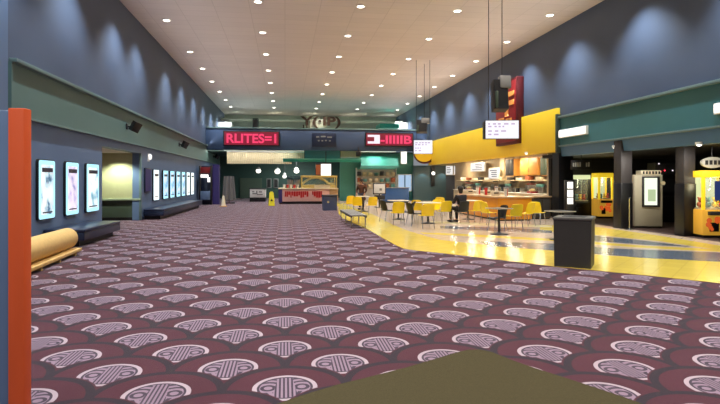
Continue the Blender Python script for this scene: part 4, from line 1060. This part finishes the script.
# slatted bench on the tile edge
pa, pb = floor_pt(351.5, 228.2), floor_pt(366, 228.6)
t = thing('slatted_bench', 'grey slatted bench on thin metal legs at the tile edge', 'bench', ((pa[0] + pb[0]) / 2 + .02, pa[1], TZ), .0)
w = .25; L = 3.4
b = MB()
for k in range(5): b.box(-w + k * .104, -w + k * .104 + .088, 0, L, .37, .41, .008)
b.build('seat', 'charcoal' if 0 else 'grey', t); B('side_rail', 'black', -w - .01, -w + .03, 0, L, .33, .38, t); B('side_rail', 'black', w - .03, w + .01, 0, L, .33, .38, t)
for y in (.12, L / 2, L - .12):
    for s in (-1, 1): MB().cyl((s * (w - .02), y, 0), (s * (w - .02), y, .36), .02, n=8).build('leg', 'chrome', t)
# black bin
zc = F * EYE / (266.5 - HY); p = at(553.5, 266.5, zc); w = 35 * zc / F; 
t = thing('litter_bin', 'large dark square litter bin with grey lid on the tile edge', 'bin', (p[0], p[1], TZ), -math.radians(37))
q = zc / F; h = 46.5 * q
MB().prism([(.012, 0), (w - .012, 0), (w, h), (0, h)], 'y', 0, .62).build('body', 'bin', t, False)
MB().box(-.015, w + .015, -.015, .635, h, h + .05, .015).build('lid', 'bin_lid', t); B('lid_opening', 'black', .12, w - .12, .14, .48, h + .045, h + .056, t)
B('plinth', 'black', .02, w - .02, .02, .6, -.0, .03, t)

# ------------------------------------------------------------------ people
def skinned(name, verts, edges, radii, mt, parent, sub=2):
    me = bpy.data.meshes.new(name); me.from_pydata(verts, edges, []); me.materials.append(M[mt])
    o = bpy.data.objects.new(name, me); C.objects.link(o); o.parent = parent
    md = o.modifiers.new('Skin', 'SKIN'); md.use_smooth_shade = True
    for i, r in enumerate(radii):
        r = r if isinstance(r, tuple) else (r, r)
        me.skin_vertices[0].data[i].radius = r
    me.skin_vertices[0].data[0].use_root = True
    sb = o.modifiers.new('Subd', 'SUBSURF'); sb.levels = sub; sb.render_levels = sub
    return o
def person(label, loc, rz, seated, cloth, legs, coat=False):
    t = thing('person', label, 'person', loc, rz)
    if seated:
        P = {'pel': (0, 0, .53), 'waist': (0, -.02, .7), 'chest': (0, 0, .9), 'neck': (0, .03, 1.04), 'head0': (0, .04, 1.1), 'head': (0, .06, 1.2), 'top': (0, .05, 1.27)}
        hip, knee, ank, toe = (.1, .05, .5), (.13, .46, .52), (.13, .44, .1), (.13, .58, .05)
        sh, el, wr = (.19, 0, .96), (.24, .1, .72), (.17, .34, .76)
    else:
        P = {'pel': (0, 0, .86), 'waist': (0, 0, 1.02), 'chest': (0, 0, 1.2), 'neck': (0, .01, 1.34), 'head0': (0, .02, 1.4), 'head': (0, .04, 1.48), 'top': (0, .03, 1.55)}
        hip, knee, ank, toe = (.09, 0, .8), (.1, .03, .46), (.1, 0, .1), (.1, .14, .04)
        sh, el, wr = (.18, 0, 1.27), (.27, -.02, 1.02), (.22, .14, .84)
    def sk(mirror, keys_only=None): pass
    V = []; E = []; R = []
    def add(p, r, prev=None):
        V.append(p); R.append(r); i = len(V) - 1
        if prev is not None: E.append((prev, i))
        return i
    mx = lambda p, s: (p[0] * s, p[1], p[2])
    a = add(P['pel'], (.13, .11)); b = add(P['waist'], (.12, .09), a); c = add(P['chest'], (.14, .1), b); n = add(P['neck'], .05, c)
    h0 = add(P['head0'], .06, n); h1 = add(P['head'], (.075, .09), h0); add(P['top'], .055, h1)
    for s in (-1, 1):
        i = add(mx(hip, s), .085, a); i = add(mx(knee, s), .058, i); i = add(mx(ank, s), .038, i); add(mx(toe, s), .035, i)
        i = add(mx(sh, s), .055, c); i = add(mx(el, s), .042, i); w = add(mx(wr, s), .028, i)
        d = Vector((-.25 * s, .9, -.1)).normalized() if seated else Vector((0, .4, -.9)).normalized(); up = Vector((0, 0, 1)) if seated else Vector((0, .9, .4))
        side = d.cross(up).normalized()
        wv = Vector(mx(wr, s)); pm = add(tuple(wv + d * .06), (.035, .016), w)
        for k in range(4):
            f0 = wv + d * .1 + side * (.027 - .018 * k); i = add(tuple(f0), .009, pm); ln = (.07, .08, .075, .058)[k]
            i = add(tuple(f0 + d * ln * .5 - up * .006), .0085, i); add(tuple(f0 + d * ln * .85 - up * .02), .007, i)
        th = wv + d * .05 + side * .04 * -s; i = add(tuple(th), .01, w); add(tuple(th + d * .045 + side * .012 * -s), .009, i)
    body = skinned('body', V, E, R, 'skin', t)
    # face features as part of the head (nose, ears) plus eyes and mouth
    hp = Vector(P['head'])
    f = MB(); f.ball(hp + Vector((0, .105, -.01)), .018, (.8, 1.1, 1.5), 8); f.ball(hp + Vector((-.085, .0, -.01)), .028, (.5, .8, 1.2), 8); f.ball(hp + Vector((.085, .0, -.01)), .028, (.5, .8, 1.2), 8)
    f.build('face_features', 'skin', t)
    f = MB(); f.ball(hp + Vector((-.032, .09, .015)), .011, n=8); f.ball(hp + Vector((.032, .09, .015)), .011, n=8); f.box(-.025, .025, hp.y + .088, hp.y + .1, hp.z - .06, hp.z - .05); f.build('eyes_and_mouth', 'hair', t)
    hr = MB(); hr.ball(hp + Vector((0, -.025, .03)), .108, (.95, 1.0, 1.0), 16)
    hr.ball(hp + Vector((0, -.05, -.06)), .085, (1.0, .7, 1.3), 12); hr.build('hair', 'hair', t)
    # top: covers torso and arms to the wrist
    V, E, R = [], [], []
    a = add(P['pel'], (.15, .13)); b = add(P['waist'], (.145, .115), a); c = add(P['chest'], (.165, .125), b)
    nk = Vector(P['neck']) - Vector((0, 0, .02)); add(tuple(nk), .068, add(tuple(nk.lerp(Vector(P['chest']), .45)), (.13, .1), c))
    if coat:
        k = add((0, 0, .66), (.25, .21), a); add((0, 0, .42), (.3, .26), k)
    for s in (-1, 1):
        i = add(mx(sh, s), .075, c); i = add(mx(el, s), .06, i)
        wq = Vector(mx(el, s)).lerp(Vector(mx(wr, s)), .92); add(tuple(wq), .042, i)
    skinned('jacket', V, E, R, cloth, t)
    V, E, R = [], [], []
    a = add(P['pel'], (.145, .125))
    for s in (-1, 1):
        i = add(mx(hip, s), .1, a); i = add(mx(knee, s), .072, i); add(tuple(Vector(mx(knee, s)).lerp(Vector(mx(ank, s)), 1.02)), .056, i)
    skinned('trousers', V, E, R, legs, t)
    for s in (-1, 1):
        z = .0; x = toe[0] * s
        MB().box(x - .045, x + .045, ank[1] - .06, toe[1] + .05, 0, .08, .025, 3).build('shoe', 'black', t)
    return t
p = floor_pt(461, 223)
person('person in dark clothes seated on a black chair among the yellow chairs', (p[0], p[1], TZ + .003), .3, True, 'dark_cloth', 'dark_cloth')
chair(461, 223.2, .3, K_, 'black chair under the seated person in dark clothes')
p = floor_pt(365, 211)
person('person in a flared brown coat standing behind the far yellow chairs', (p[0], p[1] + 1.2, TZ + .003), 2.6, False, 'brown_cloth', 'denim', True)

# ------------------------------------------------------------------ other light
def light(kind, name, loc, e, col=(1, 1, 1), rot=None, **k):
    ld = bpy.data.lights.new(name, kind); ld.energy = e; ld.color = col
    for a, v in k.items(): setattr(ld, a, v)
    o = bpy.data.objects.new(name, ld); C.objects.link(o); o.location = loc
    if rot: o.rotation_euler = rot
    return o
light('SPOT', 'hall_lamp', (XL - .75, yc1 - .55, HALL_Z - .05), 260, (.95, 1, .82), spot_size=2.2, spot_blend=.6, shadow_soft_size=.06)
light('AREA', 'concourse_lamp', (1.0, 42, 3.4), 420, (.9, 1, .95), size=2.0)
light('AREA', 'shop_lamp', (6.5, YB - .4, 3.4), 22, (.95, 1, .98), size=1.0)
light('AREA', 'added_blind_fill', (-2.4, YB + .1, z0b - .03), 70, (1, .98, .9), size=6.0, shape='RECTANGLE', size_y=.2)  # added fill with no fixture, brightens the slat panel under the beam

# added area lights without fixtures over both wall ledges, tilted inwards to brighten the ceiling
for side, x in ((1, XL + .3), (-1, XR - .35)):
    for k in range(9):
        y = 1.0 + k * 5.4
        z = 4.55 if side < 0 and y > y_y0 - 1 else 4.12
        light('AREA', 'added_ceiling_fill', (x, y, z), 21, (1, .94, .91), (0, PI + side * math.radians(40), 0), shape='RECTANGLE', size=.12, size_y=5.0, spread=math.radians(100))
wd = bpy.data.worlds.new('world'); SC.world = wd; wd.use_nodes = True
bg = wd.node_tree.nodes['Background']; bg.inputs[0].default_value = (.86, .92, 1, 1); bg.inputs[1].default_value = .28   # daylight from the entrance behind the camera

SC.view_settings.view_transform = 'Standard'; SC.view_settings.look = 'None'; SC.view_settings.gamma = 1; SC.view_settings.exposure = 0
SC.cycles.use_denoising = True
SC.cycles.max_bounces = 10; SC.cycles.diffuse_bounces = 6; SC.cycles.transparent_max_bounces = 12
SC.cycles.sample_clamp_indirect = 6
